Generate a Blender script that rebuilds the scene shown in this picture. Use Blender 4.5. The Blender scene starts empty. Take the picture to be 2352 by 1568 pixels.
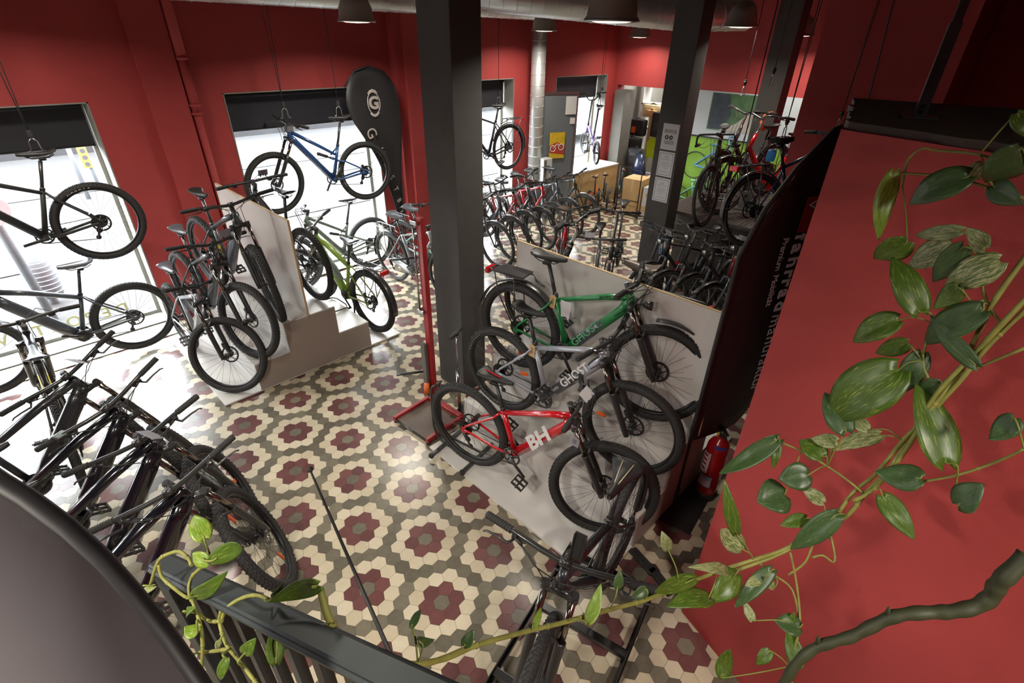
import bpy, bmesh, math, random
from mathutils import Vector, Matrix
random.seed(7)
S = bpy.context.scene
COL = S.collection
PI = math.pi
R_ = math.radians

# ------------------------------------------------------------------ camera, world, exposure
cam_d = bpy.data.cameras.new('camera')
cam_d.sensor_fit = 'HORIZONTAL'; cam_d.sensor_width = 36.0
cam_d.lens = 36.0 * 1158.43 / 2352.0
cam_d.clip_start = 0.02; cam_d.clip_end = 300
cam = bpy.data.objects.new('camera', cam_d); COL.objects.link(cam)
_r = Vector((0.70284, -0.71114, 0.01712)); _u = Vector((0.35744, 0.37388, 0.85583)); _f = Vector((0.61502, 0.59539, -0.51697))
cm = Matrix((( _r.x, _u.x, -_f.x, -1.15598), (_r.y, _u.y, -_f.y, -2.80586), (_r.z, _u.z, -_f.z, 2.95856), (0, 0, 0, 1)))
cam.matrix_world = cm
S.camera = cam
S.view_settings.view_transform = 'Standard'; S.view_settings.look = 'None'
S.view_settings.gamma = 1.0; S.view_settings.exposure = 0.0; S.view_settings.use_curve_mapping = False
world = bpy.data.worlds.new('overcast_sky'); S.world = world
world.use_nodes = True
_bg = world.node_tree.nodes['Background']
_bg.inputs[0].default_value = (0.92, 0.97, 1.0, 1); _bg.inputs[1].default_value = 23.0
LAMP_POWER = 27.0
LAMP_COL = (1.0, 0.92, 0.80)

# ------------------------------------------------------------------ materials
def lin(h):
    h = h.lstrip('#'); out = []
    for i in (0, 2, 4):
        v = int(h[i:i+2], 16) / 255.0
        out.append(v / 12.92 if v <= 0.04045 else ((v + 0.055) / 1.055) ** 2.4)
    return (out[0], out[1], out[2], 1.0)
_M = {}
def mat(name, col, rough=0.5, metal=0.0, noise=0.0, nscale=20.0, bump=0.0, bscale=200.0, coat=0.0, spec=0.5, emit=None, estr=0.0, trans=0.0):
    if name in _M: return _M[name]
    m = bpy.data.materials.new(name); m.use_nodes = True
    nt = m.node_tree; b = nt.nodes['Principled BSDF']
    c = lin(col) if isinstance(col, str) else (*col, 1.0)
    b.inputs['Base Color'].default_value = c
    b.inputs['Roughness'].default_value = rough
    b.inputs['Metallic'].default_value = metal
    b.inputs['Coat Weight'].default_value = coat
    b.inputs['Coat Roughness'].default_value = 0.08
    b.inputs['Specular IOR Level'].default_value = spec
    b.inputs['Transmission Weight'].default_value = trans
    if emit:
        b.inputs['Emission Color'].default_value = lin(emit) if isinstance(emit, str) else (*emit, 1.0)
        b.inputs['Emission Strength'].default_value = estr
    if noise > 0 or bump > 0:
        tc = nt.nodes.new('ShaderNodeTexCoord')
    if noise > 0:
        n = nt.nodes.new('ShaderNodeTexNoise'); n.inputs['Scale'].default_value = nscale; n.inputs['Detail'].default_value = 5
        nt.links.new(tc.outputs['Object'], n.inputs['Vector'])
        mr = nt.nodes.new('ShaderNodeMapRange'); mr.inputs[1].default_value = 0.25; mr.inputs[2].default_value = 0.75
        mr.inputs[3].default_value = 1 - noise; mr.inputs[4].default_value = 1 + noise
        nt.links.new(n.outputs['Fac'], mr.inputs[0])
        mx = nt.nodes.new('ShaderNodeVectorMath'); mx.operation = 'SCALE'
        mx.inputs[0].default_value = c[:3]
        nt.links.new(mr.outputs[0], mx.inputs['Scale'])
        nt.links.new(mx.outputs[0], b.inputs['Base Color'])
    if bump > 0:
        n2 = nt.nodes.new('ShaderNodeTexNoise'); n2.inputs['Scale'].default_value = bscale; n2.inputs['Detail'].default_value = 3
        nt.links.new(tc.outputs['Object'], n2.inputs['Vector'])
        bp = nt.nodes.new('ShaderNodeBump'); bp.inputs['Strength'].default_value = bump; bp.inputs['Distance'].default_value = 0.004
        nt.links.new(n2.outputs['Fac'], bp.inputs['Height']); nt.links.new(bp.outputs[0], b.inputs['Normal'])
    _M[name] = m
    return m

def leaf_mat(name, dark, pale, amount):
    m = bpy.data.materials.new(name); m.use_nodes = True
    nt = m.node_tree; b = nt.nodes['Principled BSDF']
    tc = nt.nodes.new('ShaderNodeTexCoord')
    mp = nt.nodes.new('ShaderNodeMapping'); mp.inputs['Scale'].default_value = (4, 26, 1)
    n = nt.nodes.new('ShaderNodeTexNoise'); n.inputs['Scale'].default_value = 1.6; n.inputs['Detail'].default_value = 4; n.inputs['Distortion'].default_value = 0.8
    oi = nt.nodes.new('ShaderNodeObjectInfo')
    ad = nt.nodes.new('ShaderNodeVectorMath'); ad.operation = 'ADD'
    nt.links.new(tc.outputs['UV'], mp.inputs[0]); nt.links.new(mp.outputs[0], ad.inputs[0])
    sc = nt.nodes.new('ShaderNodeMath'); sc.operation = 'MULTIPLY'; sc.inputs[1].default_value = 40
    nt.links.new(oi.outputs['Random'], sc.inputs[0]); nt.links.new(sc.outputs[0], ad.inputs[1])
    nt.links.new(ad.outputs[0], n.inputs['Vector'])
    r = nt.nodes.new('ShaderNodeValToRGB')
    r.color_ramp.elements[0].position = 1 - amount - 0.06; r.color_ramp.elements[0].color = lin(dark)
    r.color_ramp.elements[1].position = 1 - amount + 0.06; r.color_ramp.elements[1].color = lin(pale)
    nt.links.new(n.outputs['Fac'], r.inputs[0]); nt.links.new(r.outputs[0], b.inputs['Base Color'])
    b.inputs['Roughness'].default_value = 0.38
    b.inputs['Subsurface Weight'].default_value = 0.0
    return m

M = dict(
    black=mat('black_paint', '#303031', 0.35, coat=0.3), matte=mat('matte_black', '#2c2c2c', 0.6), rubber=mat('tyre_rubber', '#313131', 0.75, noise=0.15, nscale=40),
    greyrubber=mat('grey_rubber', '#4b4d50', 0.7), rim=mat('black_rim', '#232324', 0.35, 0.3), rimsilver=mat('silver_rim', '#b9bcbd', 0.25, 1.0),
    chrome=mat('chrome', '#c8cac9', 0.14, 1.0), steel=mat('spoke_steel', '#5a5a5a', 0.35, 0.8), alu=mat('brushed_alu', '#a9abac', 0.35, 1.0),
    darksteel=mat('dark_steel', '#4a4a4a', 0.35, 0.9), gold=mat('stanchion_grey', '#8d8680', 0.2, 1.0),
    saddle=mat('saddle_black', '#2c2c2d', 0.45), saddlegrey=mat('saddle_grey', '#5d6067', 0.35), saddlebrown=mat('saddle_olive', '#5a5045', 0.4), brown=mat('brown_leather', '#5b4034', 0.6),
    red=mat('red_frame', '#c81420', 0.22, coat=0.8), darkred=mat('dark_red_frame', '#8e1f22', 0.3, coat=0.5), white=mat('white_print', '#e2e2e2', 0.5), greyframe=mat('silver_grey_frame', '#a8abb4', 0.3, 0.25, coat=0.5),
    greenlight=mat('pale_green_print', '#5aa878', 0.5), green=mat('green_frame', '#1f7a40', 0.35, coat=0.4), lime=mat('lime_green_frame', '#7e9c3a', 0.35, coat=0.4), olive=mat('olive_grey_frame', '#6c7a70', 0.35, coat=0.4),
    navy=mat('navy_frame', '#16171f', 0.2, coat=1.0), blue=mat('blue_frame', '#254a80', 0.25, coat=0.7), darkblue=mat('dark_blue_frame', '#22304e', 0.3, coat=0.5),
    slate=mat('slate_frame', '#474d55', 0.32, coat=0.5), purple=mat('purple_frame', '#6a4a9c', 0.35, coat=0.4), mint=mat('mint_frame', '#7fc2bd', 0.35, coat=0.4), silver=mat('silver_frame', '#9a9ea4', 0.3, 0.4, coat=0.4),
    gun=mat('gunmetal_frame', '#35373b', 0.3, 0.2, coat=0.5), orange=mat('orange_reflector', '#e8621a', 0.3), yellow=mat('yellow_print', '#d8c22a', 0.5), orangep=mat('orange_paint', '#d8661e', 0.4),
    redlens=mat('red_lens', '#c4141c', 0.2), bluecloth=mat('blue_bag', '#2c7fc0', 0.6), neon=mat('neon_bag', '#b5d21c', 0.5),
    cardw=mat('card_white', '#cfcfd2', 0.6), cardg=mat('card_grey', '#8f8d96', 0.55), kraft=mat('kraft_card', '#c9a878', 0.7), cardboard=mat('cardboard', '#bd9a68', 0.8, noise=0.06), print_=mat('dark_print', '#3c3c42', 0.6),
    wallred=mat('red_wall_paint', '#a83c3b', 0.7, noise=0.05, nscale=3, bump=0.25, bscale=260), wallwhite=mat('white_reveal', '#8c8b84', 0.6, noise=0.03, nscale=5),
    frame=mat('window_frame_white', '#9a9b94', 0.45), pillar=mat('charcoal_plaster', '#4a4846', 0.75, noise=0.06, nscale=12, bump=0.3, bscale=300), concrete=mat('concrete_grey', '#6b6a64', 0.85, noise=0.1, nscale=8, bump=0.3, bscale=80),
    ceiling=mat('ceiling_dark', '#56524e', 0.9), blind=mat('blind_cloth', '#2b2b31', 0.75), laminate=mat('white_laminate', '#d4d1cc', 0.28, noise=0.03, nscale=3), mdf=mat('taupe_side_panel', '#9c9088', 0.65, noise=0.03, nscale=6), ply=mat('plywood_edge', '#c0a880', 0.6),
    duct=mat('galvanised_duct', '#d8dcdb', 0.34, 0.6, noise=0.06, nscale=6), lampgrey=mat('lamp_aluminium', '#b4afa8', 0.45, 0.15), lampglass=mat('lamp_glass', '#fff2d8', 0.4, emit='#ffefd2', estr=2.2),
    flagblack=mat('flag_cloth_black', '#2a2a2d', 0.55, noise=0.1, nscale=6), bannerblack=mat('banner_cloth', '#2a2226', 0.5, noise=0.15, nscale=5), silverprint=mat('silver_print', '#b9b3ae', 0.5), pinkwhite=mat('pale_print', '#efe4ec', 0.55), redprint=mat('red_print', '#9c1526', 0.55),
    iron=mat('railing_black', '#33393a', 0.42, 0.2, noise=0.12, nscale=14), redsteel=mat('red_steel', '#9c2227', 0.35, coat=0.3), tread=mat('tread_plate', '#6d6259', 0.75, noise=0.12, nscale=60),
    extred=mat('extinguisher_red', '#a5161c', 0.25, coat=0.6), sticker=mat('sticker_blue', '#8fb6d0', 0.5), stickerw=mat('sticker_white', '#c9c4cc', 0.5), violet=mat('label_violet', '#4a4aa0', 0.5),
    wood=mat('stained_board', '#4a3d35', 0.65, noise=0.3, nscale=9, bump=0.3, bscale=60), woodlight=mat('maple_board', '#c8ab78', 0.55, noise=0.05, nscale=4), rampwood=mat('dark_deck', '#4a4440', 0.35, noise=0.15, nscale=8, bump=0.2, bscale=120),
    greypanel=mat('grey_fabric', '#655f63', 0.8, noise=0.06, nscale=5, bump=0.03, bscale=900), rimtrim=mat('black_piping', '#252326', 0.5),
    stem=mat('vine_stem', '#8a8a45', 0.55, noise=0.25, nscale=30), stemdark=mat('woody_stem', '#33361f', 0.6, noise=0.3, nscale=25), petiole=mat('leaf_stalk', '#7f8a3e', 0.5),
    street=mat('pale_street', '#3c3c3d', 0.9, noise=0.05, nscale=0.6), stone=mat('stone_wall', '#29292b', 0.9, noise=0.25, nscale=2.5), streetgrey=mat('street_grey', '#6c7378', 0.6), trafficyellow=mat('signal_yellow', '#c9a23a', 0.5), cream=mat('cream_bag', '#d8cfa6', 0.7), clothblack=mat('bag_black', '#232325', 0.8, noise=0.2, nscale=15),
    glassdoor=mat('grey_glass_panel', '#7f8a90', 0.25, 0.3), whitebox=mat('white_enamel', '#cfd3d4', 0.4), letters=mat('window_letters', '#b9b57a', 0.6), postergreen=mat('poster_green', '#7fae3a', 0.5, noise=0.18, nscale=2.2), posterwhite=mat('poster_white', '#bcc8ce', 0.5), roadgrey=mat('poster_road', '#b0b0a8', 0.5), treegreen=mat('poster_trees', '#4d6e4a', 0.5, noise=0.35, nscale=9), treedark=mat('poster_trees_dark', '#3b4650', 0.5, noise=0.3, nscale=9),
    posterblue=mat('poster_bike_blue', '#5d95c8', 0.5), postery=mat('poster_yellow', '#d4b22a', 0.5, noise=0.2, nscale=14), posterr=mat('poster_red', '#b8432e', 0.5, noise=0.2, nscale=14), carblue=mat('pale_car', '#aab4be', 0.3), carglass=mat('car_glass', '#5a6a78', 0.15), lilac=mat('lilac_panel', '#b7bcd0', 0.5),
)
for _k in ('leaf_a', 'leaf_b', 'leaf_c', 'leaf_d'): pass
M['leafgreen'] = leaf_mat('pothos_leaf_green', '#46611e', '#94a048', 0.38)
M['leafvar'] = leaf_mat('pothos_leaf_variegated', '#4f6830', '#b9b78a', 0.48)
M['leafdark'] = leaf_mat('pothos_leaf_dark', '#3c5530', '#75854e', 0.36)
M['leafbright'] = leaf_mat('pothos_leaf_bright', '#6c8c28', '#b0b95a', 0.42)

# clear window glass
_g = bpy.data.materials.new('window_glass'); _g.use_nodes = True
_nt = _g.node_tree; _nt.nodes.clear()
_o = _nt.nodes.new('ShaderNodeOutputMaterial'); _mx = _nt.nodes.new('ShaderNodeMixShader'); _t = _nt.nodes.new('ShaderNodeBsdfTransparent'); _gl = _nt.nodes.new('ShaderNodeBsdfGlossy')
_gl.inputs['Roughness'].default_value = 0.02; _mx.inputs[0].default_value = 0.04
_nt.links.new(_t.outputs[0], _mx.inputs[1]); _nt.links.new(_gl.outputs[0], _mx.inputs[2]); _nt.links.new(_mx.outputs[0], _o.inputs[0])
M['glass'] = _g

# ------------------------------------------------------------------ mesh building
class MB:
    def __init__(s): s.v = []; s.f = []; s.sm = []; s.uv = None; s.mi = []
    def add(s, vs, fs, smooth=False, mi=0, X=None):
        o = len(s.v)
        s.v += [tuple(X @ Vector(p)) if X is not None else tuple(p) for p in vs]
        for f in fs: s.f.append(tuple(o + i for i in f)); s.sm.append(smooth); s.mi.append(mi)
        return s
    def box(s, c, d, X=None, ch=0.0, mi=0):
        hx, hy, hz = d[0]/2, d[1]/2, d[2]/2
        T = Matrix.Translation(c)
        if X is not None: T = T @ X.to_4x4()
        if ch <= 0:
            vs = [(x*hx, y*hy, z*hz) for x in (-1, 1) for y in (-1, 1) for z in (-1, 1)]
            return s.add(vs, [(0,1,3,2),(4,6,7,5),(0,4,5,1),(2,3,7,6),(0,2,6,4),(1,5,7,3)], False, mi, T)
        bm = bmesh.new(); bmesh.ops.create_cube(bm, size=1.0)
        for v in bm.verts: v.co = Vector((v.co.x*d[0], v.co.y*d[1], v.co.z*d[2]))
        bmesh.ops.bevel(bm, geom=bm.edges[:], offset=min(ch, min(d)*0.45), segments=2, affect='EDGES', profile=0.7)
        bm.verts.index_update()
        s.add([v.co[:] for v in bm.verts], [[v.index for v in f.verts] for f in bm.faces], False, mi, T); bm.free()
        return s
    def box2(s, a, b, ch=0.0, mi=0):
        return s.box([(a[i]+b[i])/2 for i in range(3)], [abs(b[i]-a[i]) for i in range(3)], None, ch, mi)
    def tube(s, pts, r, n=8, closed=False, cap=True, ell=None, up=None, smooth=True, mi=0):
        P = [Vector(p) for p in pts]; m = len(P)
        rs = r if isinstance(r, (list, tuple)) else [r]*m
        T = []
        for i in range(m):
            a = P[(i-1) % m] if (closed or i > 0) else P[i]; b = P[(i+1) % m] if (closed or i < m-1) else P[i]
            t = b - a; T.append(t.normalized() if t.length > 1e-9 else Vector((0, 0, 1)))
        u = Vector(up) if up is not None else (Vector((0, 1, 0)) if abs(T[0].y) < 0.9 else Vector((0, 0, 1)))
        vs = []; fs = []
        N = None
        for i in range(m):
            t = T[i]
            N = (u if N is None else N); N = N - t*N.dot(t)
            if N.length < 1e-6: N = t.orthogonal()
            N.normalize(); B = t.cross(N)
            e = ell if ell else (1, 1)
            for k in range(n):
                a = 2*PI*k/n
                vs.append(P[i] + N*(math.cos(a)*rs[i]*e[0]) + B*(math.sin(a)*rs[i]*e[1]))
        for i in range(m if closed else m-1):
            j = (i+1) % m
            for k in range(n):
                l = (k+1) % n
                fs.append((i*n+k, i*n+l, j*n+l, j*n+k))
        s.add(vs, fs, smooth, mi)
        if cap and not closed:
            o = len(s.v) - len(vs)
            s.f.append(tuple(o + k for k in reversed(range(n)))); s.sm.append(False); s.mi.append(mi)
            s.f.append(tuple(o + (m-1)*n + k for k in range(n))); s.sm.append(False); s.mi.append(mi)
        return s
    def cyl(s, a, b, r, r2=None, n=16, mi=0): return s.tube([a, b], [r, r if r2 is None else r2], n, mi=mi)
    def ring(s, c, axis, R, r, nm=48, nn=8, mi=0, sq=1.0):
        A = Vector(axis).normalized(); U = A.orthogonal().normalized(); W = A.cross(U); c = Vector(c)
        return s.tube([c + U*(R*math.cos(2*PI*i/nm)) + W*(R*math.sin(2*PI*i/nm)) for i in range(nm)], r, nn, closed=True, up=A, ell=(sq, 1), mi=mi)
    def lathe(s, prof, c=(0, 0, 0), axis=(0, 0, 1), n=32, smooth=True, closed=False, mi=0):
        A = Vector(axis).normalized(); U = A.orthogonal().normalized(); W = A.cross(U); c = Vector(c)
        vs = []; fs = []; m = len(prof)
        for (r, h) in prof:
            for k in range(n):
                a = 2*PI*k/n
                vs.append(c + A*h + U*(r*math.cos(a)) + W*(r*math.sin(a)))
        for i in range(m if closed else m-1):
            j = (i+1) % m
            for k in range(n):
                l = (k+1) % n; fs.append((i*n+k, i*n+l, j*n+l, j*n+k))
        return s.add(vs, fs, smooth, mi)
    def sph(s, c, r, n=12, sc=(1, 1, 1), mi=0, X=None):
        vs = []; fs = []; m = n//2 + 1
        for i in range(m+1):
            th = PI*i/m
            for k in range(n):
                a = 2*PI*k/n
                p = Vector((r*sc[0]*math.sin(th)*math.cos(a), r*sc[1]*math.sin(th)*math.sin(a), r*sc[2]*math.cos(th)))
                if X is not None: p = X @ p
                vs.append(Vector(c) + p)
        for i in range(m):
            for k in range(n):
                l = (k+1) % n; fs.append((i*n+k, (i+1)*n+k, (i+1)*n+l, i*n+l))
        return s.add(vs, fs, True, mi)
    def prism(s, poly, O, X, Y, Z, th, smooth=False, mi=0):
        O = Vector(O); X = Vector(X); Y = Vector(Y); Z = Vector(Z); n = len(poly)
        vs = [O + X*p[0] + Y*p[1] + Z*(th/2) for p in poly] + [O + X*p[0] + Y*p[1] - Z*(th/2) for p in poly]
        fs = [tuple(range(n)), tuple(reversed(range(n, 2*n)))] + [(i, i+n, (i+1) % n + n, (i+1) % n) for i in range(n)]
        return s.add(vs, fs, smooth, mi)
    def mesh(s, name):
        me = bpy.data.meshes.new(name); me.from_pydata([tuple(v) for v in s.v], [], s.f); me.update()
        me.polygons.foreach_set('use_smooth', s.sm)
        if any(s.mi): me.polygons.foreach_set('material_index', s.mi)
        return me

def obj(name, mb, m, parent=None, loc=None, rot=None):
    me = mb.mesh(name) if isinstance(mb, MB) else mb
    ms = m if isinstance(m, (list, tuple)) else [m]
    if len(me.materials) == 0:
        for x in ms: me.materials.append(x)
    o = bpy.data.objects.new(name, me); COL.objects.link(o)
    if parent is not None: o.parent = parent
    if loc is not None: o.location = loc
    if rot is not None: o.rotation_euler = rot
    return o
def tag(o, label, cat, group=None):
    o['label'] = label; o['category'] = cat
    if group: o['group'] = group
    return o
def thing(name, label, cat, loc=(0, 0, 0), rz=0.0, group=None):
    o = bpy.data.objects.new(name, None); COL.objects.link(o); o.empty_display_size = 0.1
    o.location = loc; o.rotation_euler = (0, 0, rz)
    return tag(o, label, cat, group)
def struct(name, mb, m, label=None):
    o = obj(name, mb, m); o['kind'] = 'structure'
    if label: o['label'] = label
    return o
def text(name, body, size, m, parent, O, X, Y, extrude=0.0008, align='CENTER', sx=1.0, bold=0.0, shear=0.0, spacing=1.0):
    cu = bpy.data.curves.new(name, 'FONT'); cu.body = body; cu.size = size; cu.extrude = extrude; cu.offset = bold
    cu.align_x = align; cu.align_y = 'CENTER'; cu.shear = shear; cu.space_character = spacing; cu.resolution_u = 3
    cu.materials.append(m)
    o = bpy.data.objects.new(name, cu); COL.objects.link(o)
    X = Vector(X).normalized(); Y = Vector(Y); Y = (Y - X*Y.dot(X)).normalized(); Z = X.cross(Y)
    o.matrix_local = Matrix(((X.x*sx, Y.x, Z.x, O[0]), (X.y*sx, Y.y, Z.y, O[1]), (X.z*sx, Y.z, Z.z, O[2]), (0, 0, 0, 1)))
    if parent is not None: o.parent = parent
    return o

# ------------------------------------------------------------------ room shell
WY = 3.748          # inner face of the window wall
BX = 8.43           # inner face of the back wall
CZ = 3.85
def wall_with_holes(x0, x1, z0, z1, holes, y0, y1):
    mb = MB(); xs = sorted({x0, x1, *[h[0] for h in holes], *[h[1] for h in holes]})
    for a, b in zip(xs[:-1], xs[1:]):
        cuts = [(h[2], h[3]) for h in holes if h[0] <= a + 1e-6 and h[1] >= b - 1e-6]
        z = z0
        for (p, q) in sorted(cuts):
            if p > z: mb.box2((a, y0, z), (b, y1, p))
            z = q
        if z < z1: mb.box2((a, y0, z), (b, y1, z1))
    return mb
WIN = [(-3.1, -0.235, 0.015, 2.36), (0.98, 2.86, 0.015, 2.375), (3.95, 5.54, 0.015, 2.375), (6.62, 8.18, 0.015, 2.36), (-7.2, -3.9, 0.015, 2.36)]  # last opening is an unseen window, added to let in more daylight
WT = 0.36
struct('wall_window', wall_with_holes(-8.0, BX + 0.3, 0, CZ, WIN, WY, WY + WT), M['wallred'], 'dark red wall holding the shop windows')
for i, (a, b, z0, z1) in enumerate(WIN):
    g = bpy.data.objects.new('window_%d' % (i+1), None); COL.objects.link(g); g['kind'] = 'structure'; g.location = ((a+b)/2, WY + WT, z0)
    o = Vector(g.location)
    L = lambda x, y, z: (x - o.x, y - o.y, z - o.z)
    mb = MB(); t = 0.012
    for (p, q) in (((a, WY - 0.005, z0), (a + t, WY + WT, z1)), ((b - t, WY - 0.005, z0), (b, WY + WT, z1)), ((a, WY - 0.005, z1 - t), (b, WY + WT, z1)), ((a, WY - 0.02, z0), (b, WY + WT, z0 + t))):
        mb.box2(L(*p), L(*q))
    r = obj('reveal', mb, M['wallwhite'], g)
    mb = MB(); w = 0.05; y0 = WY + WT - 0.09; y1 = WY + WT - 0.03
    for (p, q) in (((a + t, y0, z0 + t), (a + w, y1, z1 - t)), ((b - w, y0, z0 + t), (b - t, y1, z1 - t)), ((a + w, y0, z1 - w), (b - w, y1, z1 - t)), ((a + w, y0, z0 + t), (b - w, y1, z0 + w))):
        mb.box2(L(*p), L(*q), 0.004)
    obj('frame', mb, M['frame'], g)
    mb = MB(); mb.box2(L(a + w, WY + WT - 0.064, z0 + w), L(b - w, WY + WT - 0.058, z1 - w))
    obj('pane', mb, M['glass'], g)
# rolled dark blinds at the head of each window
names = ['dark roller blind at the head of the window behind the hanging black bicycle', 'dark roller blind at the head of the window behind the hanging blue bicycle',
         'dark roller blind in the window just behind the big charcoal pillar', 'dark roller blind in the corner window above the purple folding bicycle']
for i, (a, b, z0, z1) in enumerate(WIN[:4]):
    t = thing('roller_blind', names[i], 'blind', ((a+b)/2, WY + WT - 0.13, 1.95), 0, 'roller blinds in the shop windows')
    w = (b - a) - 0.06
    mb = MB(); mb.box((0, 0, 0.18), (w, 0.006, 0.36)); obj('blind_cloth', mb, M['blind'], t)
    mb = MB(); mb.cyl((-w/2, 0, 0.37), (w/2, 0, 0.37), 0.022, n=12); obj('roller_tube', mb, M['blind'], t)
    mb = MB(); mb.cyl((-w/2, 0, 0.0), (w/2, 0, 0.0), 0.009, n=8); obj('bottom_bar', mb, M['darksteel'], t)
mb = MB(); mb.box2((-3.1, 3.36, -0.001), (-0.235, WY - 0.021, 0.012), 0.002); struct('trim_5', mb, M['wallwhite'], 'pale threshold strip before the front left window')
# pilasters and painted pipe on the window wall
mb = MB(); mb.box2((0.25, WY - 0.07, 0), (0.60, WY, CZ), 0.004); struct('trim_1', mb, M['wallred'], 'red pilaster between the two front windows')
mb = MB(); mb.box2((3.16, WY - 0.14, 0), (3.62, WY, CZ), 0.004); mb.box2((3.28, WY - 0.2, 0), (3.5, WY - 0.13, CZ), 0.004); struct('trim_2', mb, M['wallred'], 'red pilaster beside the teardrop flag')
t = thing('drain_pipe', 'red painted pipe with collars running down the wall between windows', 'pipe', (0.66, WY - 0.055, 0))
mb = MB(); mb.tube([(0, 0, 0), (0, 0, 2.2)], 0.038, 14); mb.tube([(0, 0, 2.18), (0, 0, 2.72)], 0.045, 14); mb.tube([(0, 0, 2.7), (0, 0, CZ)], 0.05, 14); obj('pipe', mb, M['wallred'], t)
for z in (2.2, 2.28, 2.72):
    mb = MB(); mb.tube([(0, 0, z - 0.012), (0, 0, z + 0.012)], 0.056, 14); obj('collar', mb, M['wallred'], t)

# back wall with the opening to the accessory room
OY0, OY1, OZ = 2.05, 3.66, 2.17
mb = MB(); X1 = BX + 0.25
mb.box2((BX, -6, OZ), (X1, WY + WT, CZ)); mb.box2((BX, OY1, 0), (X1, WY + WT, OZ)); mb.box2((BX, -6, 0), (X1, OY0, OZ))
struct('wall_back', mb, M['wallred'], 'bright red back wall')
mb = MB(); mb.box2((BX - 0.06, 3.42, 0), (BX + 0.3, 3.66, 2.08), 0.004); struct('trim_3', mb, M['concrete'], 'grey concrete jamb of the opening in the back wall')
mb = MB(); mb.box2((BX + 0.25, OY0 - 0.3, -0.02), (11.2, OY0 - 0.2, 3)); mb.box2((BX + 0.25, 3.95, -0.02), (11.2, 4.05, 3)); mb.box2((11.1, OY0 - 0.3, 0), (11.2, 4.05, 3)); mb.box2((BX + 0.2, OY0 - 0.3, 2.75), (11.2, 4.05, 2.85))
struct('wall_accessory', mb, M['wallwhite'], 'pale walls of the accessory room')
# far red wall on the right, ends in shadow
mb = MB(); mb.box2((5.2, -2.05, 0), (BX, -0.86, CZ)); struct('wall_right', mb, M['wallred'], 'plain red wall behind the hanging dark blue bicycle')
mb = MB(); mb.box2((6.6, -6, 0), (6.8, -2.05, CZ)); mb.box2((-8, -6.2, 0), (BX, -6, CZ)); mb.box2((-8.2, -6.2, 0), (-8, WY + WT, CZ)); struct('wall_rear', mb, M['wallred'], 'walls behind the viewer')
mb = MB(); mb.box2((-8.2, -6.2, CZ), (BX + 0.3, WY + WT, CZ + 0.2)); struct('ceiling', mb, M['ceiling'])
mb = MB(); mb.box2((3.4, -0.35, CZ - 0.3), (BX, -0.05, CZ)); mb.box2((-4, 0.1, CZ - 0.25), (BX, 0.45, CZ)); struct('trim_4', mb, M['ceiling'], 'dark ceiling beams')

# near red parapet wall with raw top
A = Vector((0.857, -2.331, 0)); TOPZ = 2.73
dF = Vector((math.cos(R_(-108)), math.sin(R_(-108)), 0)); dB = Vector((math.cos(R_(13)), math.sin(R_(13)), 0))
def ragged(p, q, n, amp, seed):
    rr = random.Random(seed); out = []
    d = (Vector(q) - Vector(p)); nr = Vector((-d.y, d.x, 0)).normalized()
    for i in range(n + 1): out.append(Vector(p) + d*(i/n) + nr*(rr.uniform(-amp, amp) if 0 < i < n else 0))
    return out
B0 = A + dF*2.2; D0 = A + dB*1.0; E0 = D0 + Vector((0.35, -2.1, 0))
mb = MB(); poly = [A, B0, E0, D0]
mb.add([p + Vector((0, 0, z)) for z in (0, TOPZ - 0.012) for p in poly], [(0,1,5,4),(1,2,6,5),(2,3,7,6),(3,0,4,7),(4,5,6,7)])
struct('wall_parapet', mb, M['wallred'], 'near red wall with climbing plant in front')
ins = 0.012
i0 = A + dF*0.02 + dB*0.02; i1 = B0 + dB*0.03; i2 = E0; i3 = D0 - dB*0.02
edge = ragged(i0, i1, 46, 0.012, 3) + ragged(i2, i3, 8, 0.01, 4) + ragged(i3, i0, 18, 0.012, 5)[:-1]
mb = MB(); n = len(edge)
mb.add([p + Vector((0, 0, TOPZ + 0.012)) for p in edge] + [p + Vector((0, 0, TOPZ - 0.011)) for p in edge], [tuple(range(n))] + [(i, i+n, (i+1) % n + n, (i+1) % n) for i in range(n)])
tag(obj('coping_board', mb, M['wood']), 'dark raw board with ragged edges capping the near red wall', 'board')
t = thing('steel_post', 'black square steel post bolted on top of the near red wall', 'post', (1.188, -2.476, TOPZ + 0.012), R_(15))
mb = MB(); mb.box((0, 0, 0.14), (0.034, 0.034, 0.28), None, 0.002); obj('outer_tube', mb, M['black'], t)
mb = MB(); mb.box((0, 0, 0.30), (0.026, 0.026, 0.13), None, 0.002); mb.box((0, 0, 0.25), (0.03, 0.03, 0.02)); obj('inner_tube', mb, M['black'], t)
mb = MB(); mb.box((0, 0, 0.004), (0.10, 0.10, 0.006)); mb.ring((-0.024, 0.0, 0.03), (0, 1, 0), 0.012, 0.003, 16, 6); obj('base_plate', mb, M['darksteel'], t)

# pillars
def pillar(a, b, label, z0=0):
    mb = MB(); mb.box2((a[0], a[1], z0), (b[0], b[1], CZ), 0.006); struct('pillar', mb, M['pillar'], label)
pillar((1.34, 0.24), (1.62, 0.60), 'big charcoal pillar in the middle of the shop')
pillar((4.72, 0.20), (4.98, 0.52), 'second charcoal pillar with three framed papers')
pillar((6.85, -0.06), (7.13, 0.24), 'third dark pillar by the mural', 1.062)

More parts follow.
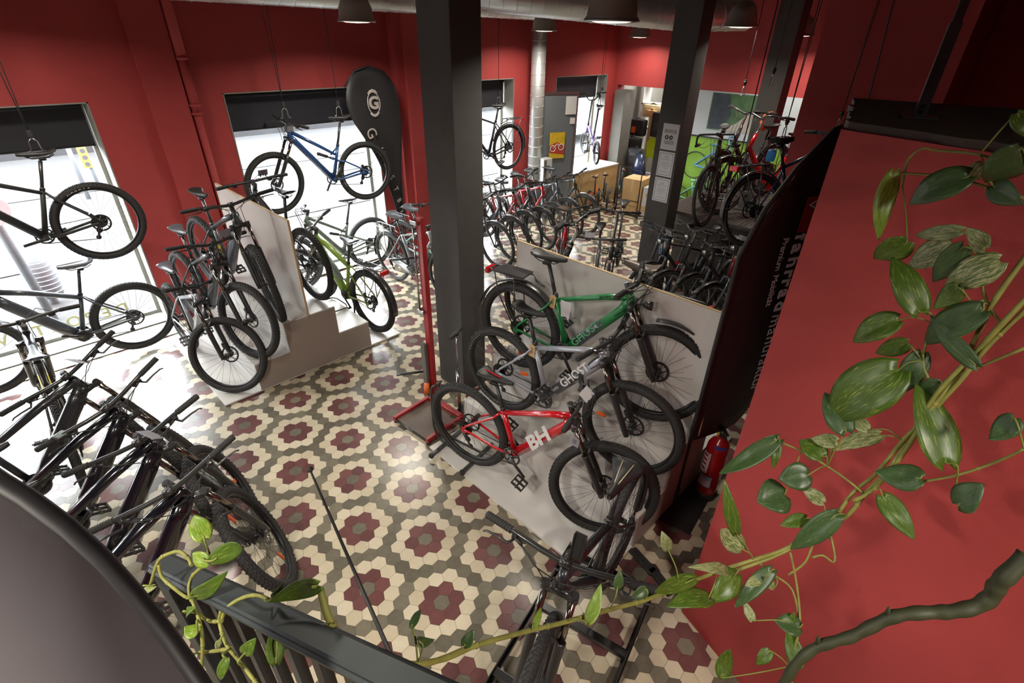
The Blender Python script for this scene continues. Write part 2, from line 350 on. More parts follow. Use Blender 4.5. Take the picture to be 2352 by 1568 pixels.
# floor: hexagonal cement tiles laid in flower pattern
W_ = 0.0925
def build_floor():
    ang = -math.atan(0.47)
    u = Vector((1, 0)); rot = lambda p: Vector((p[0]*math.cos(ang) - p[1]*math.sin(ang), p[0]*math.sin(ang) + p[1]*math.cos(ang)))
    # lattice in the tile frame: axial basis e1, e2 (60 degrees apart)
    e1 = Vector((1, 0))*W_; e2 = Vector((0.5, math.sqrt(3)/2))*W_
    L1 = (6*1.0, 3)                    # centre lattice: 3(d0+d1) and rotations
    cents = {}
    def hexd(q, r): return max(abs(q), abs(r), abs(q + r))
    base = [(3, 3), (-3, 6)]
    mb = MB(); rad = W_/math.sqrt(3) - 0.0009
    hx = [(rad*math.cos(R_(30 + 60*k)), rad*math.sin(R_(30 + 60*k))) for k in range(6)]
    x0, x1, y0, y1 = -4.0, 11.1, -6.0, 3.95
    cols = []
    rr = random.Random(11)
    N = 190
    for q in range(-N, N):
        for r in range(-N, N):
            p = e1*q + e2*r; w = rot(p)
            if not (x0 < w.x < x1 and y0 < w.y < y1): continue
            if w.x > BX + 0.1 and w.y < OY0 - 0.2: continue
            if w.y < -3.4 or w.x < -3.2: continue
            # nearest lattice centre: solve q = 3i - 3j, r = 3i + 6j
            j = (r - q)/9.0; i = (q + 3*j)/3.0
            best = 99
            for di in (-1, 0, 1):
                for dj in (-1, 0, 1):
                    a = round(i) + di; b = round(j) + dj
                    d = hexd(q - (3*a - 3*b), r - (3*a + 6*b))
                    if d < best: best = d
            mi = 0 if best == 0 else 1 if best == 1 else 2 if best == 2 else 0
            vs = []
            for h in hx:
                z = rot(h); vs.append((w.x + z.x, w.y + z.y, 0.0))
            mb.add(vs, [(0, 1, 2, 3, 4, 5)], False, mi)
            cols.append(rr.random())
    mb.box2((-8.2, -6.2, -0.06), (11.2, WY + 0.02, -0.002), 0, 3)
    me = mb.mesh('floor')
    at = me.attributes.new('shade', 'FLOAT', 'FACE')
    vals = cols + [0.5]*(len(me.polygons) - len(cols)); at.data.foreach_set('value', vals)
    mats = []
    for nm, c1, c2 in (('tile_grey', '#625d51', '#7d7767'), ('tile_oxblood', '#5f3d3d', '#764d4b'), ('tile_cream', '#c2b69c', '#d4cab2')):
        m = bpy.data.materials.new(nm); m.use_nodes = True; nt = m.node_tree; b = nt.nodes['Principled BSDF']
        a = nt.nodes.new('ShaderNodeAttribute'); a.attribute_name = 'shade'
        rp = nt.nodes.new('ShaderNodeValToRGB'); rp.color_ramp.elements[0].color = lin(c1); rp.color_ramp.elements[1].color = lin(c2)
        tc = nt.nodes.new('ShaderNodeTexCoord'); nz = nt.nodes.new('ShaderNodeTexNoise'); nz.inputs['Scale'].default_value = 25; nz.inputs['Detail'].default_value = 6
        nt.links.new(tc.outputs['Object'], nz.inputs['Vector'])
        ad = nt.nodes.new('ShaderNodeMath'); ad.operation = 'MULTIPLY_ADD'; ad.inputs[1].default_value = 0.9; ad.inputs[2].default_value = -0.45
        nt.links.new(nz.outputs['Fac'], ad.inputs[0])
        sm = nt.nodes.new('ShaderNodeMath'); sm.operation = 'ADD'; nt.links.new(a.outputs['Fac'], sm.inputs[0]); nt.links.new(ad.outputs[0], sm.inputs[1])
        nt.links.new(sm.outputs[0], rp.inputs[0]); nt.links.new(rp.outputs[0], b.inputs['Base Color'])
        b.inputs['Roughness'].default_value = 0.25; b.inputs['Specular IOR Level'].default_value = 0.7
        n2 = nt.nodes.new('ShaderNodeTexNoise'); n2.inputs['Scale'].default_value = 9; nt.links.new(tc.outputs['Object'], n2.inputs['Vector'])
        bp = nt.nodes.new('ShaderNodeBump'); bp.inputs['Strength'].default_value = 0.05; bp.inputs['Distance'].default_value = 0.01
        nt.links.new(n2.outputs['Fac'], bp.inputs['Height']); nt.links.new(bp.outputs[0], b.inputs['Normal'])
        mats.append(m)
    mats.append(mat('tile_grout', '#4b453c', 0.9))
    o = obj('floor', me, mats); o['kind'] = 'structure'
build_floor()
mb = MB(); mb.box2((-8.2, -6.2, -0.2), (11.4, WY + WT, -0.07)); struct('slab', mb, M['concrete'], 'concrete slab below the tiles')

# ------------------------------------------------------------------ street outside
mb = MB(); mb.box2((-40, WY + WT + 0.02, -0.3), (60, 40, -0.12)); struct('street', mb, M['street'], 'pale sunlit street outside the windows')
mb = MB()
for yy in (7.0, 11.6): mb.box2((-40, yy, -0.12), (60, yy + 0.12, -0.105))
struct('kerb', mb, M['stone'], 'kerb lines of the street')
mb = MB(); mb.box2((-40, 16.6, -0.12), (60, 17.1, 2.2)); struct('wall_street', mb, M['stone'], 'rough stone wall across the street')
# ceiling pendant lamps
def pendant(x, y, zb, label, r=0.17, neck=0.45, power=1.0):
    t = thing('pendant_lamp', label, 'lamp', (x, y, zb), 0, 'industrial pendant lamps')
    mb = MB(); mb.lathe([(r + 0.012, 0.0), (r + 0.012, 0.018), (r, 0.03), (r*0.93, 0.12), (r*0.72, 0.20), (r*0.42, 0.235), (0.05, 0.26), (0.05, 0.34)], n=36); mb.lathe([(r - 0.004, 0.0), (r*0.9, 0.12), (r*0.6, 0.2), (0.0, 0.22)], n=36)
    obj('lamp_shade', mb, M['lampgrey'], t)
    mb = MB(); mb.lathe([(0.0, -0.012), (r*0.6, -0.008), (r - 0.006, 0.004), (r - 0.006, 0.012), (0.0, 0.006)], n=36); obj('diffuser', mb, M['lampglass'], t)
    mb = MB(); mb.lathe([(r + 0.016, 0.012), (r + 0.02, 0.006), (r + 0.016, -0.004), (r - 0.004, -0.004)], n=36); obj('rim', mb, M['alu'], t)
    mb = MB(); mb.cyl((0, 0, 0.34), (0, 0, CZ - zb), 0.035 if neck > 0.4 else 0.012, n=12); obj('stem', mb, M['lampgrey'], t)
    l = bpy.data.lights.new('pendant_light', 'AREA'); l.shape = 'DISK'; l.size = 2*r; l.energy = LAMP_POWER*power; l.spread = R_(155); l.color = LAMP_COL
    lo = bpy.data.objects.new('pendant_light', l); COL.objects.link(lo); lo.parent = t; lo.location = (0, 0, -0.03)
pendant(2.00, 2.50, 3.06, 'grey bell pendant lamp hanging left of the big charcoal pillar')
pendant(5.28, 2.90, 3.04, 'small grey pendant lamp in front of the vertical silver duct')
pendant(2.22, -0.42, 3.06, 'large grey pendant lamp right of the big pillar at the top edge')
pendant(7.9, 2.95, 2.99, 'small distant pendant lamp near the corner of the bright red back wall', power=0.6)
pendant(5.55, 0.13, 3.10, 'grey bell pendant lamp beside the second pillar')
pendant(7.6, 0.15, 3.04, 'grey bell pendant lamp on a white stem by the third pillar')
# unseen pendants added above and behind the viewer to brighten the foreground
pendant(-0.9, 2.5, 3.25, 'added unseen pendant lamp above the front left window')
pendant(-0.9, -0.35, 3.35, 'added unseen pendant lamp above the dark electric bikes', power=0.7)
pendant(-0.9, -4.1, 3.45, 'added unseen fill lamp behind the viewer', power=2.0)
pendant(-2.5, -1.9, 3.45, 'added unseen fill lamp over the stairs', power=2.9)  # added to brighten the near wall and banner from the left
# spiral ducts
def spiral(name, label, pts, r, step=0.16, m='duct'):
    t = thing(name, label, 'duct', (0, 0, 0))
    mb = MB(); mb.tube(pts, r, 24, cap=True); obj('pipe', mb, M[m], t)
    mb = MB()
    for a, b in zip(pts[:-1], pts[1:]):
        a = Vector(a); b = Vector(b); n = max(1, int((b - a).length/step)); d = (b - a).normalized()
        for i in range(n):
            mb.ring(a + d*(i*step), d + Vector((0.12, 0.1, 0.12)), r + 0.002, 0.004, 24, 5)
    obj('seam', mb, M['duct'], t)
    return t
spiral('ventilation_duct', 'silver spiral duct running below the ceiling along the window wall', [(-1.5, 3.25, 3.32), (5.6, 3.25, 3.30), (5.85, 3.40, 3.22)], 0.125)
spiral('downpipe_duct', 'vertical silver spiral duct on the red wall between the far windows', [(5.85, 3.50, 3.25), (5.85, 3.50, 0.75)], 0.12)
spiral('supply_duct', 'wide silver spiral duct crossing to the second charcoal pillar', [(3.0, 2.62, 3.40), (5.6, 0.92, 3.22), (6.4, 0.45, 3.24)], 0.17)
t = thing('air_vent', 'white framed air vent box below the ceiling', 'vent', (2.55, 0.75, 3.28), R_(20))
mb = MB(); mb.box((0, 0, 0.02), (0.36, 0.26, 0.03), None, 0.004); obj('frame', mb, M['whitebox'], t)
mb = MB(); [mb.box((0, -0.1 + 0.03*i, 0.0), (0.3, 0.004, 0.03)) for i in range(8)]; obj('grille', mb, M['darksteel'], t)
mb = MB(); mb.box((0, 0, 0.30), (0.30, 0.22, 0.55)); obj('duct_box', mb, M['ceiling'], t)

# ------------------------------------------------------------------ bicycles
_C = {}
def cached(key, fn):
    if key not in _C: _C[key] = fn()
    return _C[key]
def m_tyre(R, w, knob):
    mb = MB(); r = w/2; mb.ring((0, 0, 0), (0, 1, 0), R - r*1.0, r, 56 if R > 0.25 else 36, 10)
    if knob:
        n = 70
        for i in range(n):
            a = 2*PI*i/n
            for (off, ly, tl, da) in ((-0.5, 0.010, 0.014, 0), (0.5, 0.010, 0.014, 0), (0.16, 0.011, 0.012, 0.5), (-0.16, 0.011, 0.012, 0.5), (0.86, 0.009, 0.012, 0.5), (-0.86, 0.009, 0.012, 0.5)):
                aa = a + da*2*PI/n; ph = off
                rad = R - r + r*math.cos(ph); y = r*math.sin(ph)
                X = Matrix.Rotation(-aa, 3, 'Y') @ Matrix.Rotation(-ph, 3, 'X')
                c = Matrix.Rotation(-aa, 3, 'Y') @ Vector((0, y, rad))
                mb.box(c, (tl, ly, 0.0075), X)
    else:
        for y in (-r*0.45, 0, r*0.45): mb.ring((0, y, 0), (0, 1, 0), R - r + math.sqrt(r*r - y*y) - 0.001, 0.0022, 56, 4)
    return mb.mesh('tyre')
def m_rim(R, w):
    mb = MB(); a = R - w*0.86; h = 0.020; b = w*0.26
    mb.lathe([(a, -b), (a, b), (a - h*0.5, b), (a - h, b*0.35), (a - h, -b*0.35), (a - h*0.5, -b)], axis=(0, 1, 0), n=56, closed=True)
    return mb.mesh('rim')
def m_spokes(R, w, th):
    mb = MB(); rr = R - w*0.86 - 0.016; n = 28
    for i in range(n):
        a = 2*PI*i/n; s = 1 if i % 2 else -1; k = a + (0.55 if (i//2) % 2 else -0.55)
        p = (0.026*math.sin(k), s*0.028, 0.026*math.cos(k)); q = (rr*math.sin(a), s*0.004, rr*math.cos(a))
        mb.tube([p, q], th, 4, cap=False)
    mb.cyl((rr*0.99*math.sin(0.05), 0, rr*0.99*math.cos(0.05)), ((rr - 0.045)*math.sin(0.05), 0, (rr - 0.045)*math.cos(0.05)), 0.0028, n=5)
    return mb.mesh('spokes')
def m_hub(big):
    mb = MB(); r = 0.055 if big else 0.017
    mb.cyl((0, -0.055, 0), (0, 0.055, 0), 0.010, n=10); mb.lathe([(0.0, -0.032), (0.029, -0.031), (0.029, -0.026), (r, -0.02), (r, 0.02), (0.029, 0.026), (0.029, 0.031), (0, 0.032)], axis=(0, 1, 0), n=18)
    return mb.mesh('hub')
def m_disc(r):
    mb = MB(); n = 24
    mb.lathe([(r, -0.0009), (r, 0.0009), (r - 0.014, 0.0009), (r - 0.014, -0.0009)], axis=(0, 1, 0), n=40, closed=True, smooth=False)
    for i in range(6):
        a = 2*PI*i/6
        mb.tube([(0.02*math.cos(a), 0, 0.02*math.sin(a)), ((r - 0.012)*math.cos(a + 0.45), 0, (r - 0.012)*math.sin(a + 0.45))], 0.004, 6, ell=(0.4, 1), up=(0, 1, 0))
    for i in range(20):
        a = 2*PI*i/20; mb.box(((r - 0.016)*math.cos(a), 0, (r - 0.016)*math.sin(a)), (0.008, 0.0016, 0.006))
    mb.cyl((0, -0.004, 0), (0, 0.004, 0), 0.022, n=16)
    return mb.mesh('brake_disc')
def m_cass():
    mb = MB()
    for i in range(6):
        r = 0.066 - i*0.0078; y = -0.034 - i*0.0042; n = 28
        poly = [((r if k % 2 else r - 0.004)*math.cos(PI*k/n), (r if k % 2 else r - 0.004)*math.sin(PI*k/n)) for k in range(2*n)]
        mb.prism(poly, (0, y, 0), (1, 0, 0), (0, 0, 1), (0, -1, 0), 0.002)
    return mb.mesh('cassette')
def m_ring(r):
    mb = MB(); n = 40
    mb.lathe([(r - 0.013, -0.0015), (r, -0.0012), (r, 0.0012), (r - 0.013, 0.0015)], axis=(0, 1, 0), n=48, closed=True)
    for k in range(n):
        a = 2*PI*k/n; mb.box((r*1.012*math.cos(a), 0, r*1.012*math.sin(a)), (0.006, 0.002, 0.006), Matrix.Rotation(-a, 3, 'Y'))
    for k in range(5):
        a = 2*PI*k/5 + 0.3; mb.tube([(0.012*math.cos(a), 0, 0.012*math.sin(a)), ((r - 0.008)*math.cos(a), 0, (r - 0.008)*math.sin(a))], [0.011, 0.006], 6, ell=(0.35, 1), up=(0, 1, 0))
    return mb.mesh('chainring')
def m_pedal():
    mb = MB()
    for x in (-0.045, 0.045): mb.box((x, 0, 0), (0.010, 0.092, 0.022), None, 0.003)
    for y in (-0.042, 0.0, 0.042): mb.box((0, y, 0), (0.09, 0.010, 0.018), None, 0.003)
    mb.cyl((0, -0.055, 0), (0, 0.055, 0), 0.007, n=8)
    for x in (-0.045, -0.02, 0.02, 0.045):
        for y in (-0.035, 0.035): mb.box((x, y, 0.012), (0.004, 0.004, 0.005))
    return mb.mesh('pedal')
def m_saddle(wide=0.072, L=0.275, thick=0.034):
    mb = MB(); vs = []; fs = []; n = 12; m = 18
    for i in range(m):
        t = i/(m - 1)                         # 0 nose .. 1 tail
        x = L*0.58 - L*t
        w = 0.014 + (wide - 0.014)*(max(0, (t - 0.18)/0.82)**1.7 if t > 0.18 else 0) + 0.008*math.sin(min(1, t/0.18)*PI/2)
        if t > 0.9: w *= math.sqrt(max(0.05, 1 - ((t - 0.9)/0.115)**2))
        if t < 0.05: w *= 0.55
        z = 0.010*(2*t - 1)**2 + (0.016 if t > 0.75 else 0)*((t - 0.75)/0.25)
        h = thick*(0.55 + 0.45*math.sin(PI*min(1, t*0.9 + 0.1)))
        for k in range(n):
            a = 2*PI*k/n; cz = math.sin(a); cy = math.cos(a)
            sy = math.copysign(abs(cy)**0.7, cy)
            vs.append((x, w*sy, z + (h*0.45*cz if cz > 0 else h*0.9*cz*(0.8 if abs(cy) > 0.3 else 0.5))))
    for i in range(m - 1):
        for k in range(n):
            l = (k + 1) % n; fs.append((i*n+k, i*n+l, (i+1)*n+l, (i+1)*n+k))
    fs.append(tuple(range(n))); fs.append(tuple(reversed(range((m-1)*n, m*n))))
    mb.add(vs, fs, True)
    return mb.mesh('saddle')
def m_rails():
    mb = MB()
    for s in (-1, 1): mb.tube([(0.11, s*0.008, -0.012), (0.07, s*0.02, -0.035), (-0.05, s*0.022, -0.036), (-0.09, s*0.03, -0.012)], 0.0038, 6)
    mb.box((0.0, 0, -0.045), (0.05, 0.05, 0.022), None, 0.005)
    return mb.mesh('saddle_rails')

SPEC = dict(
    mtb=dict(R=0.365, w=0.058, wb=1.13, cs=0.435, drop=0.050, HA=67.5, ST=73, sl=0.43, fork=0.52, off=0.045, hl=0.11, post=0.70, stem=0.06, barw=0.37, rise=0.02),
    emtb=dict(R=0.368, w=0.064, wb=1.19, cs=0.45, drop=0.035, HA=66, ST=74, sl=0.42, fork=0.54, off=0.045, hl=0.12, post=0.68, stem=0.05, barw=0.38, rise=0.025),
    fs=dict(R=0.365, w=0.058, wb=1.15, cs=0.438, drop=0.045, HA=66.5, ST=74, sl=0.42, fork=0.53, off=0.045, hl=0.11, post=0.71, stem=0.06, barw=0.37, rise=0.01),
    trek=dict(R=0.350, w=0.042, wb=1.10, cs=0.45, drop=0.065, HA=70, ST=72, sl=0.50, fork=0.45, off=0.05, hl=0.16, post=0.70, stem=0.08, barw=0.31, rise=0.03),
    step=dict(R=0.350, w=0.045, wb=1.13, cs=0.46, drop=0.065, HA=69, ST=70, sl=0.42, fork=0.45, off=0.055, hl=0.20, post=0.66, stem=0.05, barw=0.30, rise=0.05),
    fold=dict(R=0.205, w=0.038, wb=1.03, cs=0.40, drop=-0.08, HA=72, ST=72, sl=0.22, fork=0.26, off=0.03, hl=0.14, post=0.70, stem=0.01, barw=0.27, rise=0.0),
)
def bike(label, kind, pos, az, paint, z0=0.0, lean=0.0, steer=0.0, pitch=0.0, group=None, name=None, knob=None, fork=None, forkm=None, bar='flat', rimm='rim', tyre='rubber',
         saddle='saddle', saddlem=None, fender=None, rack=False, light=False, chainguard=False, crank=40.0, accent=None, text_=None, battery=None, low=False, mid=False, grip='rubber', spoke='steel', stand=False, disc=True, ov=None, pedals=True, ring=None, motor=False):
    """pos: world x, y of the middle of the wheelbase; az: heading of the front wheel in degrees"""
    P = dict(SPEC[kind])
    if ov: P.update(ov)
    R, w, wb = P['R'], P['w'], P['wb']
    knob = (kind in ('mtb', 'emtb', 'fs') and not low) if knob is None else knob
    cat = 'bicycle'
    nm = name or {'mtb': 'mountain_bike', 'emtb': 'electric_mountain_bike', 'fs': 'full_suspension_bike', 'trek': 'trekking_bike', 'step': 'city_bike', 'fold': 'folding_bike'}[kind]
    o = bpy.data.objects.new(nm, None); COL.objects.link(o); tag(o, label, cat, group)
    X = Matrix.Rotation(R_(az), 4, 'Z') @ Matrix.Rotation(R_(-pitch), 4, 'Y') @ Matrix.Rotation(R_(lean), 4, 'X')
    # origin sits on the ground under the rear hub
    base = Matrix.Translation((pos[0], pos[1], z0)) @ X @ Matrix.Translation((-wb/2, 0, 0))
    o.matrix_world = base
    pm = M[paint]; fm = M[forkm] if forkm else M['black']
    fork = fork or ('sus' if kind in ('mtb', 'emtb', 'fs') else 'rigid')
    V = Vector
    hubR = V((0, 0, R)); hubF = V((wb, 0, R))
    bb = V((math.sqrt(P['cs']**2 - P['drop']**2), 0, R - P['drop']))
    ha = R_(P['HA']); a = V((-math.cos(ha), 0, math.sin(ha))); nf = V((math.sin(ha), 0, math.cos(ha)))
    C0 = hubF - nf*P['off'] + a*math.sqrt(P['fork']**2 - P['off']**2)
    H0 = C0 + a*0.015; H1 = H0 + a*P['hl']
    sd = V((-math.cos(R_(P['ST'])), 0, math.sin(R_(P['ST']))))
    st1 = bb + sd*P['sl']; sp = bb + sd*P['post']
    SR = Matrix.Translation(C0) @ Matrix.Rotation(R_(steer), 4, a) @ Matrix.Translation(-C0)
    def T(mb):                                  # steer the vertices
        mb.v = [tuple(SR @ V(p)) for p in mb.v]; return mb
    # --- frame
    fat = kind == 'emtb'
    mb = MB()
    mb.tube([H0 - a*0.005, H1], [0.027, 0.024], 14)
    def stays(n0, top, rr=0.009):
        for s in (-1, 1):
            mb.tube([bb + V((-0.03, s*0.032, 0.0)), bb + V((-0.14, s*0.045, 0.006)), hubR + V((0.06, s*0.062, 0)), hubR + V((0.0, s*0.064, 0.0))], [0.012, 0.011, 0.010, 0.012], 8, ell=(0.75, 1.2))
            if top is not None: mb.tube([top + V((-0.012, s*0.016, 0)), top*0.8 + hubR*0.2 + V((0, s*0.042, 0)), hubR + V((0.03, s*0.064, 0.05)), hubR + V((0, s*0.064, 0))], [rr, rr, rr, rr], 8)
            mb.box(hubR + V((0.005, s*0.064, 0.0)), (0.04, 0.008, 0.05), None, 0.003)
    if kind == 'fold':
        m0 = bb + V((-0.06, 0, 0.10)); mb.tube([H0 + a*0.07, H0 + a*0.07 + V((-0.12, 0, 0.02)), m0 + V((0.2, 0, 0.03)), m0], [0.024, 0.026, 0.026, 0.024], 12)
        mb.tube([bb, bb + sd*0.25], 0.019, 12); mb.tube([m0, bb + V((-0.02, 0, 0))], 0.018, 10)
        for s in (-1, 1): mb.tube([bb + V((-0.04, s*0.03, 0)), hubR + V((0, s*0.06, 0))], 0.010, 8); mb.tube([m0 + V((-0.05, s*0.02, 0.02)), hubR + V((0, s*0.06, 0))], 0.008, 8)
        mb.cyl(bb + V((0, -0.04, 0)), bb + V((0, 0.04, 0)), 0.022, n=14)
    else:
        mb.cyl(bb + V((0, -0.042, 0)), bb + V((0, 0.042, 0)), 0.026, n=16)
        dt = 0.046 if fat else (0.032 if kind in ('mtb', 'fs') else 0.022)
        if battery == 'thick': dt = 0.040
        d0 = H0 + a*0.035
        if fat:
            mb.tube([d0, d0*0.82 + bb*0.18 + V((0.0, 0, -0.01)), d0*0.3 + bb*0.7 + V((0.01, 0, -0.015)), bb + V((0.05, 0, 0.02))], [0.038, dt, dt*1.05, dt*1.05], 12, ell=(0.85, 1.15), up=(0, 1, 0))
            mb.tube([bb + V((0.07, 0, 0.035)), bb + V((0.0, 0, -0.02)), bb + V((-0.07, 0, -0.005))], [0.05, 0.068, 0.045], 12, ell=(0.7, 1), up=(0, 1, 0))
        elif kind == 'step':
            mb.tube([d0, d0*0.75 + bb*0.25 + V((-0.03, 0, -0.05)), d0*0.35 + bb*0.65 + V((0, 0, -0.03)), bb], [0.03, 0.034, 0.034, 0.032], 12)
            mb.tube([d0*0.35 + bb*0.65 + V((0, 0, 0.0)), bb + sd*0.14], 0.016, 10)
        else:
            bend = V((0.02, 0, -0.02)) if kind == 'mtb' else V((0, 0, 0))
            mb.tube([d0, d0*0.86 + bb*0.14 + bend, bb + V((0.01, 0, 0.008))], [dt*0.95, dt*1.05, dt*1.1], 12, ell=(0.9, 1.08), up=(0, 1, 0))
        if kind != 'step':
            tt1 = H1 - a*0.028
            tte = bb + sd*(P['sl'] - 0.035)
            if kind == 'fs': tte = bb + sd*(P['sl'] - 0.10); mid_ = tt1*0.42 + tte*0.58 + V((0, 0, -0.012)); mb.tube([tt1, mid_, tte + V((0.03, 0, -0.006)), tte], [0.022, 0.020, 0.017, 0.016], 10)
            elif fat: mb.tube([tt1, tt1*0.62 + tte*0.38 + V((0, 0, 0.012)), tte], [0.034, 0.032, 0.025], 10, ell=(1.1, 0.85), up=(0, 1, 0))
            else: mb.tube([tt1, tt1*0.7 + tte*0.3 + V((0, 0, 0.008)), tte], [0.029 if kind == 'mtb' else 0.018, 0.025 if kind == 'mtb' else 0.018, 0.019 if kind == 'mtb' else 0.017], 10, ell=(1.12, 0.85), up=(0, 1, 0))
        mb.tube([bb, st1], [0.023, 0.019], 12)
        if kind == 'fs':
            rk = bb + sd*0.235 + V((-0.03, 0, 0))
            stays(bb, None)
            for s in (-1, 1):
                mb.tube([rk + V((0.02, s*0.03, 0.0)), rk + V((-0.08, s*0.045, -0.02)), hubR + V((0.03, s*0.064, 0.03)), hubR + V((0, s*0.064, 0))], [0.011, 0.010, 0.009, 0.009], 8)
                mb.box(rk + V((0.045, s*0.03, 0.02)), (0.10, 0.008, 0.022), Matrix.Rotation(-0.5, 3, 'Y'), 0.003)
            mb.tube([tte + V((0.08, 0, -0.01)), bb + sd*0.40], [0.010, 0.010], 8)
        else:
            stays(bb, st1 - sd*0.03 if kind != 'step' else bb + sd*0.36)
    obj('frame', mb, pm, o)
    if kind == 'fs':
        rk = bb + sd*0.25; q = rk + V((0.21, 0, 0.085))
        mb = MB(); mb.tube([rk + V((0.03, 0, 0.0)), rk*0.45 + q*0.55], 0.012, 10); mb.tube([rk*0.5 + q*0.5, q], 0.020, 12); mb.sph(q, 0.022, 10); obj('shock_absorber', mb, M['black'], o)
    if kind == 'emtb' or motor:
        for s in (-1, 1): obj('motor_cover', MB().cyl(bb + V((0.0, s*0.040, 0.0)), bb + V((0.0, s*0.052, 0.0)), 0.062, 0.055, 24), M['matte'], o)
    if battery == 'box':
        d0 = H0*0.70 + bb*0.30; d1 = H0*0.22 + bb*0.78; ax = (d1 - d0).normalized()
        nn = V((-ax.z, 0, ax.x)); nn = nn if nn.z > 0 else -nn
        mb = MB(); mb.tube([d0 + nn*0.035, (d0 + d1)/2 + nn*0.045, d1 + nn*0.035], [0.034, 0.040, 0.036], 10, ell=(0.9, 1.1), up=(0, 1, 0)); obj('battery', mb, M[accent or 'matte'], o)
    if accent and battery != 'box':
        d0 = H0*0.60 + bb*0.40; d1 = H0*0.18 + bb*0.82
        mb = MB(); k = 0.0338 if kind in ('mtb', 'fs') else (0.049 if fat else 0.023)
        mb.tube([d0, d1], [k*1.02, k*1.10], 12, ell=(0.9, 1.1), up=(0, 1, 0)); obj('frame_panel', mb, M[accent], o)
    # --- fork
    if fork == 'sus':
        mb = MB(); lo = []
        for s in (-1, 1):
            top = C0 + V((0, s*0.065, 0)); bot = hubF + V((0, s*0.065, 0)) - nf*0.012
            d = (bot - top).normalized(); L = (bot - top).length
            mb.tube([top + d*(L*0.40), top + d*(L*0.43), bot - d*0.03, bot + d*0.02], [0.024, 0.0225, 0.0205, 0.016], 12)
            mb.box(hubF + V((0, s*0.062, 0)), (0.03, 0.02, 0.04), None, 0.005)
        t0 = C0 + V((0, 0, 0)); dd = (hubF - nf*0.012 - C0).normalized(); LL = (hubF - nf*0.012 - C0).length
        mb.tube([C0 + dd*LL*0.44 + V((0, -0.065, 0)), C0 + dd*LL*0.36 + nf*0.035 + V((0, -0.04, 0)), C0 + dd*LL*0.33 + nf*0.045, C0 + dd*LL*0.36 + nf*0.035 + V((0, 0.04, 0)), C0 + dd*LL*0.44 + V((0, 0.065, 0))], 0.010, 8)
        fo = obj('fork', T(mb), fm, o)
        mb = MB()
        for s in (-1, 1):
            top = C0 + V((0, s*0.065, 0)); bot = hubF + V((0, s*0.065, 0)) - nf*0.012; d = (bot - top)
            mb.tube([top, top + d*0.44], 0.0165, 12)
        obj('stanchion', T(mb), M['gold'] if forkm != 'matte' else M['black'], fo)
        mb = MB(); mb.tube([C0 + V((0, -0.068, -0.004)), C0 + V((0, -0.03, 0.012)), C0 + V((0, 0, 0.016)), C0 + V((0, 0.03, 0.012)), C0 + V((0, 0.068, -0.004))], [0.021, 0.022, 0.024, 0.022, 0.021], 10)
        for s in (-1, 1): mb.cyl(C0 + V((0, s*0.066, -0.02)), C0 + V((0, s*0.066, 0.028)), 0.021, n=12)
        obj('fork_crown', T(mb), M['black'], fo)
    else:
        mb = MB()
        for s in (-1, 1):
            mb.tube([C0 + V((0, s*0.012, 0.0)), C0 + V((0, s*0.045, -0.02)), C0*0.6 + hubF*0.4 - nf*0.01 + V((0, s*0.052, 0)), hubF - nf*0.012 + V((0, s*0.055, 0.04)), hubF + V((0, s*0.055, 0))], [0.014, 0.015, 0.013, 0.009, 0.008], 10, ell=(0.8, 1.2))
        mb.tube([C0 - a*0.02, C0 + a*0.01], 0.022, 12)
        fo = obj('fork', T(mb), fm, o)
    # --- wheels
    th = 0.0011 if not low else 0.0016
    wheels = {}
    for nmx, h, st in (('front_wheel', hubF, True), ('rear_wheel', hubR, False)):
        we = obj(nmx, cached(('rim', R, w), lambda: m_rim(R, w)).copy(), M[rimm], o)
        wm = ((SR @ Matrix.Translation(h)) if st else Matrix.Translation(h)) @ Matrix.Rotation(random.uniform(0, 6), 4, 'Y')
        we.matrix_local = wm; wheels[st] = (we, wm)
        def ch(n_, me, m_):
            me2 = _C.setdefault((me.name, m_.name), None)
            if me2 is None: me2 = me.copy(); me2.materials.clear(); me2.materials.append(m_); _C[(me.name, m_.name)] = me2
            c = bpy.data.objects.new(n_, me2); COL.objects.link(c); c.parent = we; return c
        ch('tyre', cached(('tyre', R, w, knob), lambda: m_tyre(R, w, knob)), M[tyre])
        ch('spokes', cached(('sp', R, w, th), lambda: m_spokes(R, w, th)), M[spoke])
        ch('hub', cached(('hub', False), lambda: m_hub(False)), M['black'])
        if disc:
            c = ch('brake_disc', cached(('disc', 0.08 if kind != 'fold' else 0.06), lambda: m_disc(0.08 if kind != 'fold' else 0.06)), M['darksteel']); c.location = (0, 0.040, 0)
        if not st: ch('cassette', cached('cass', m_cass), M['darksteel'])
        if kind in ('mtb', 'trek', 'emtb') and mid and not low:
            rr = R*0.62
            for k in ((0.9,) if kind == 'mtb' else (0.9, 4.0)): obj('reflector', MB().box((rr*math.sin(k), 0.0, rr*math.cos(k)), (0.03, 0.008, 0.07), Matrix.Rotation(k, 3, 'Y'), 0.004), M['orange'], we)
    if disc and not low:
        for h, st in ((hubF, True), (hubR, False)):
            mb = MB(); mb.box(h + V((-0.055 if st else 0.05, 0.048, 0.075)), (0.035, 0.03, 0.06), Matrix.Rotation(-0.5 if st else 0.6, 3, 'Y'), 0.006)
            obj('brake_caliper', T(mb) if st else mb, M['black'], o)
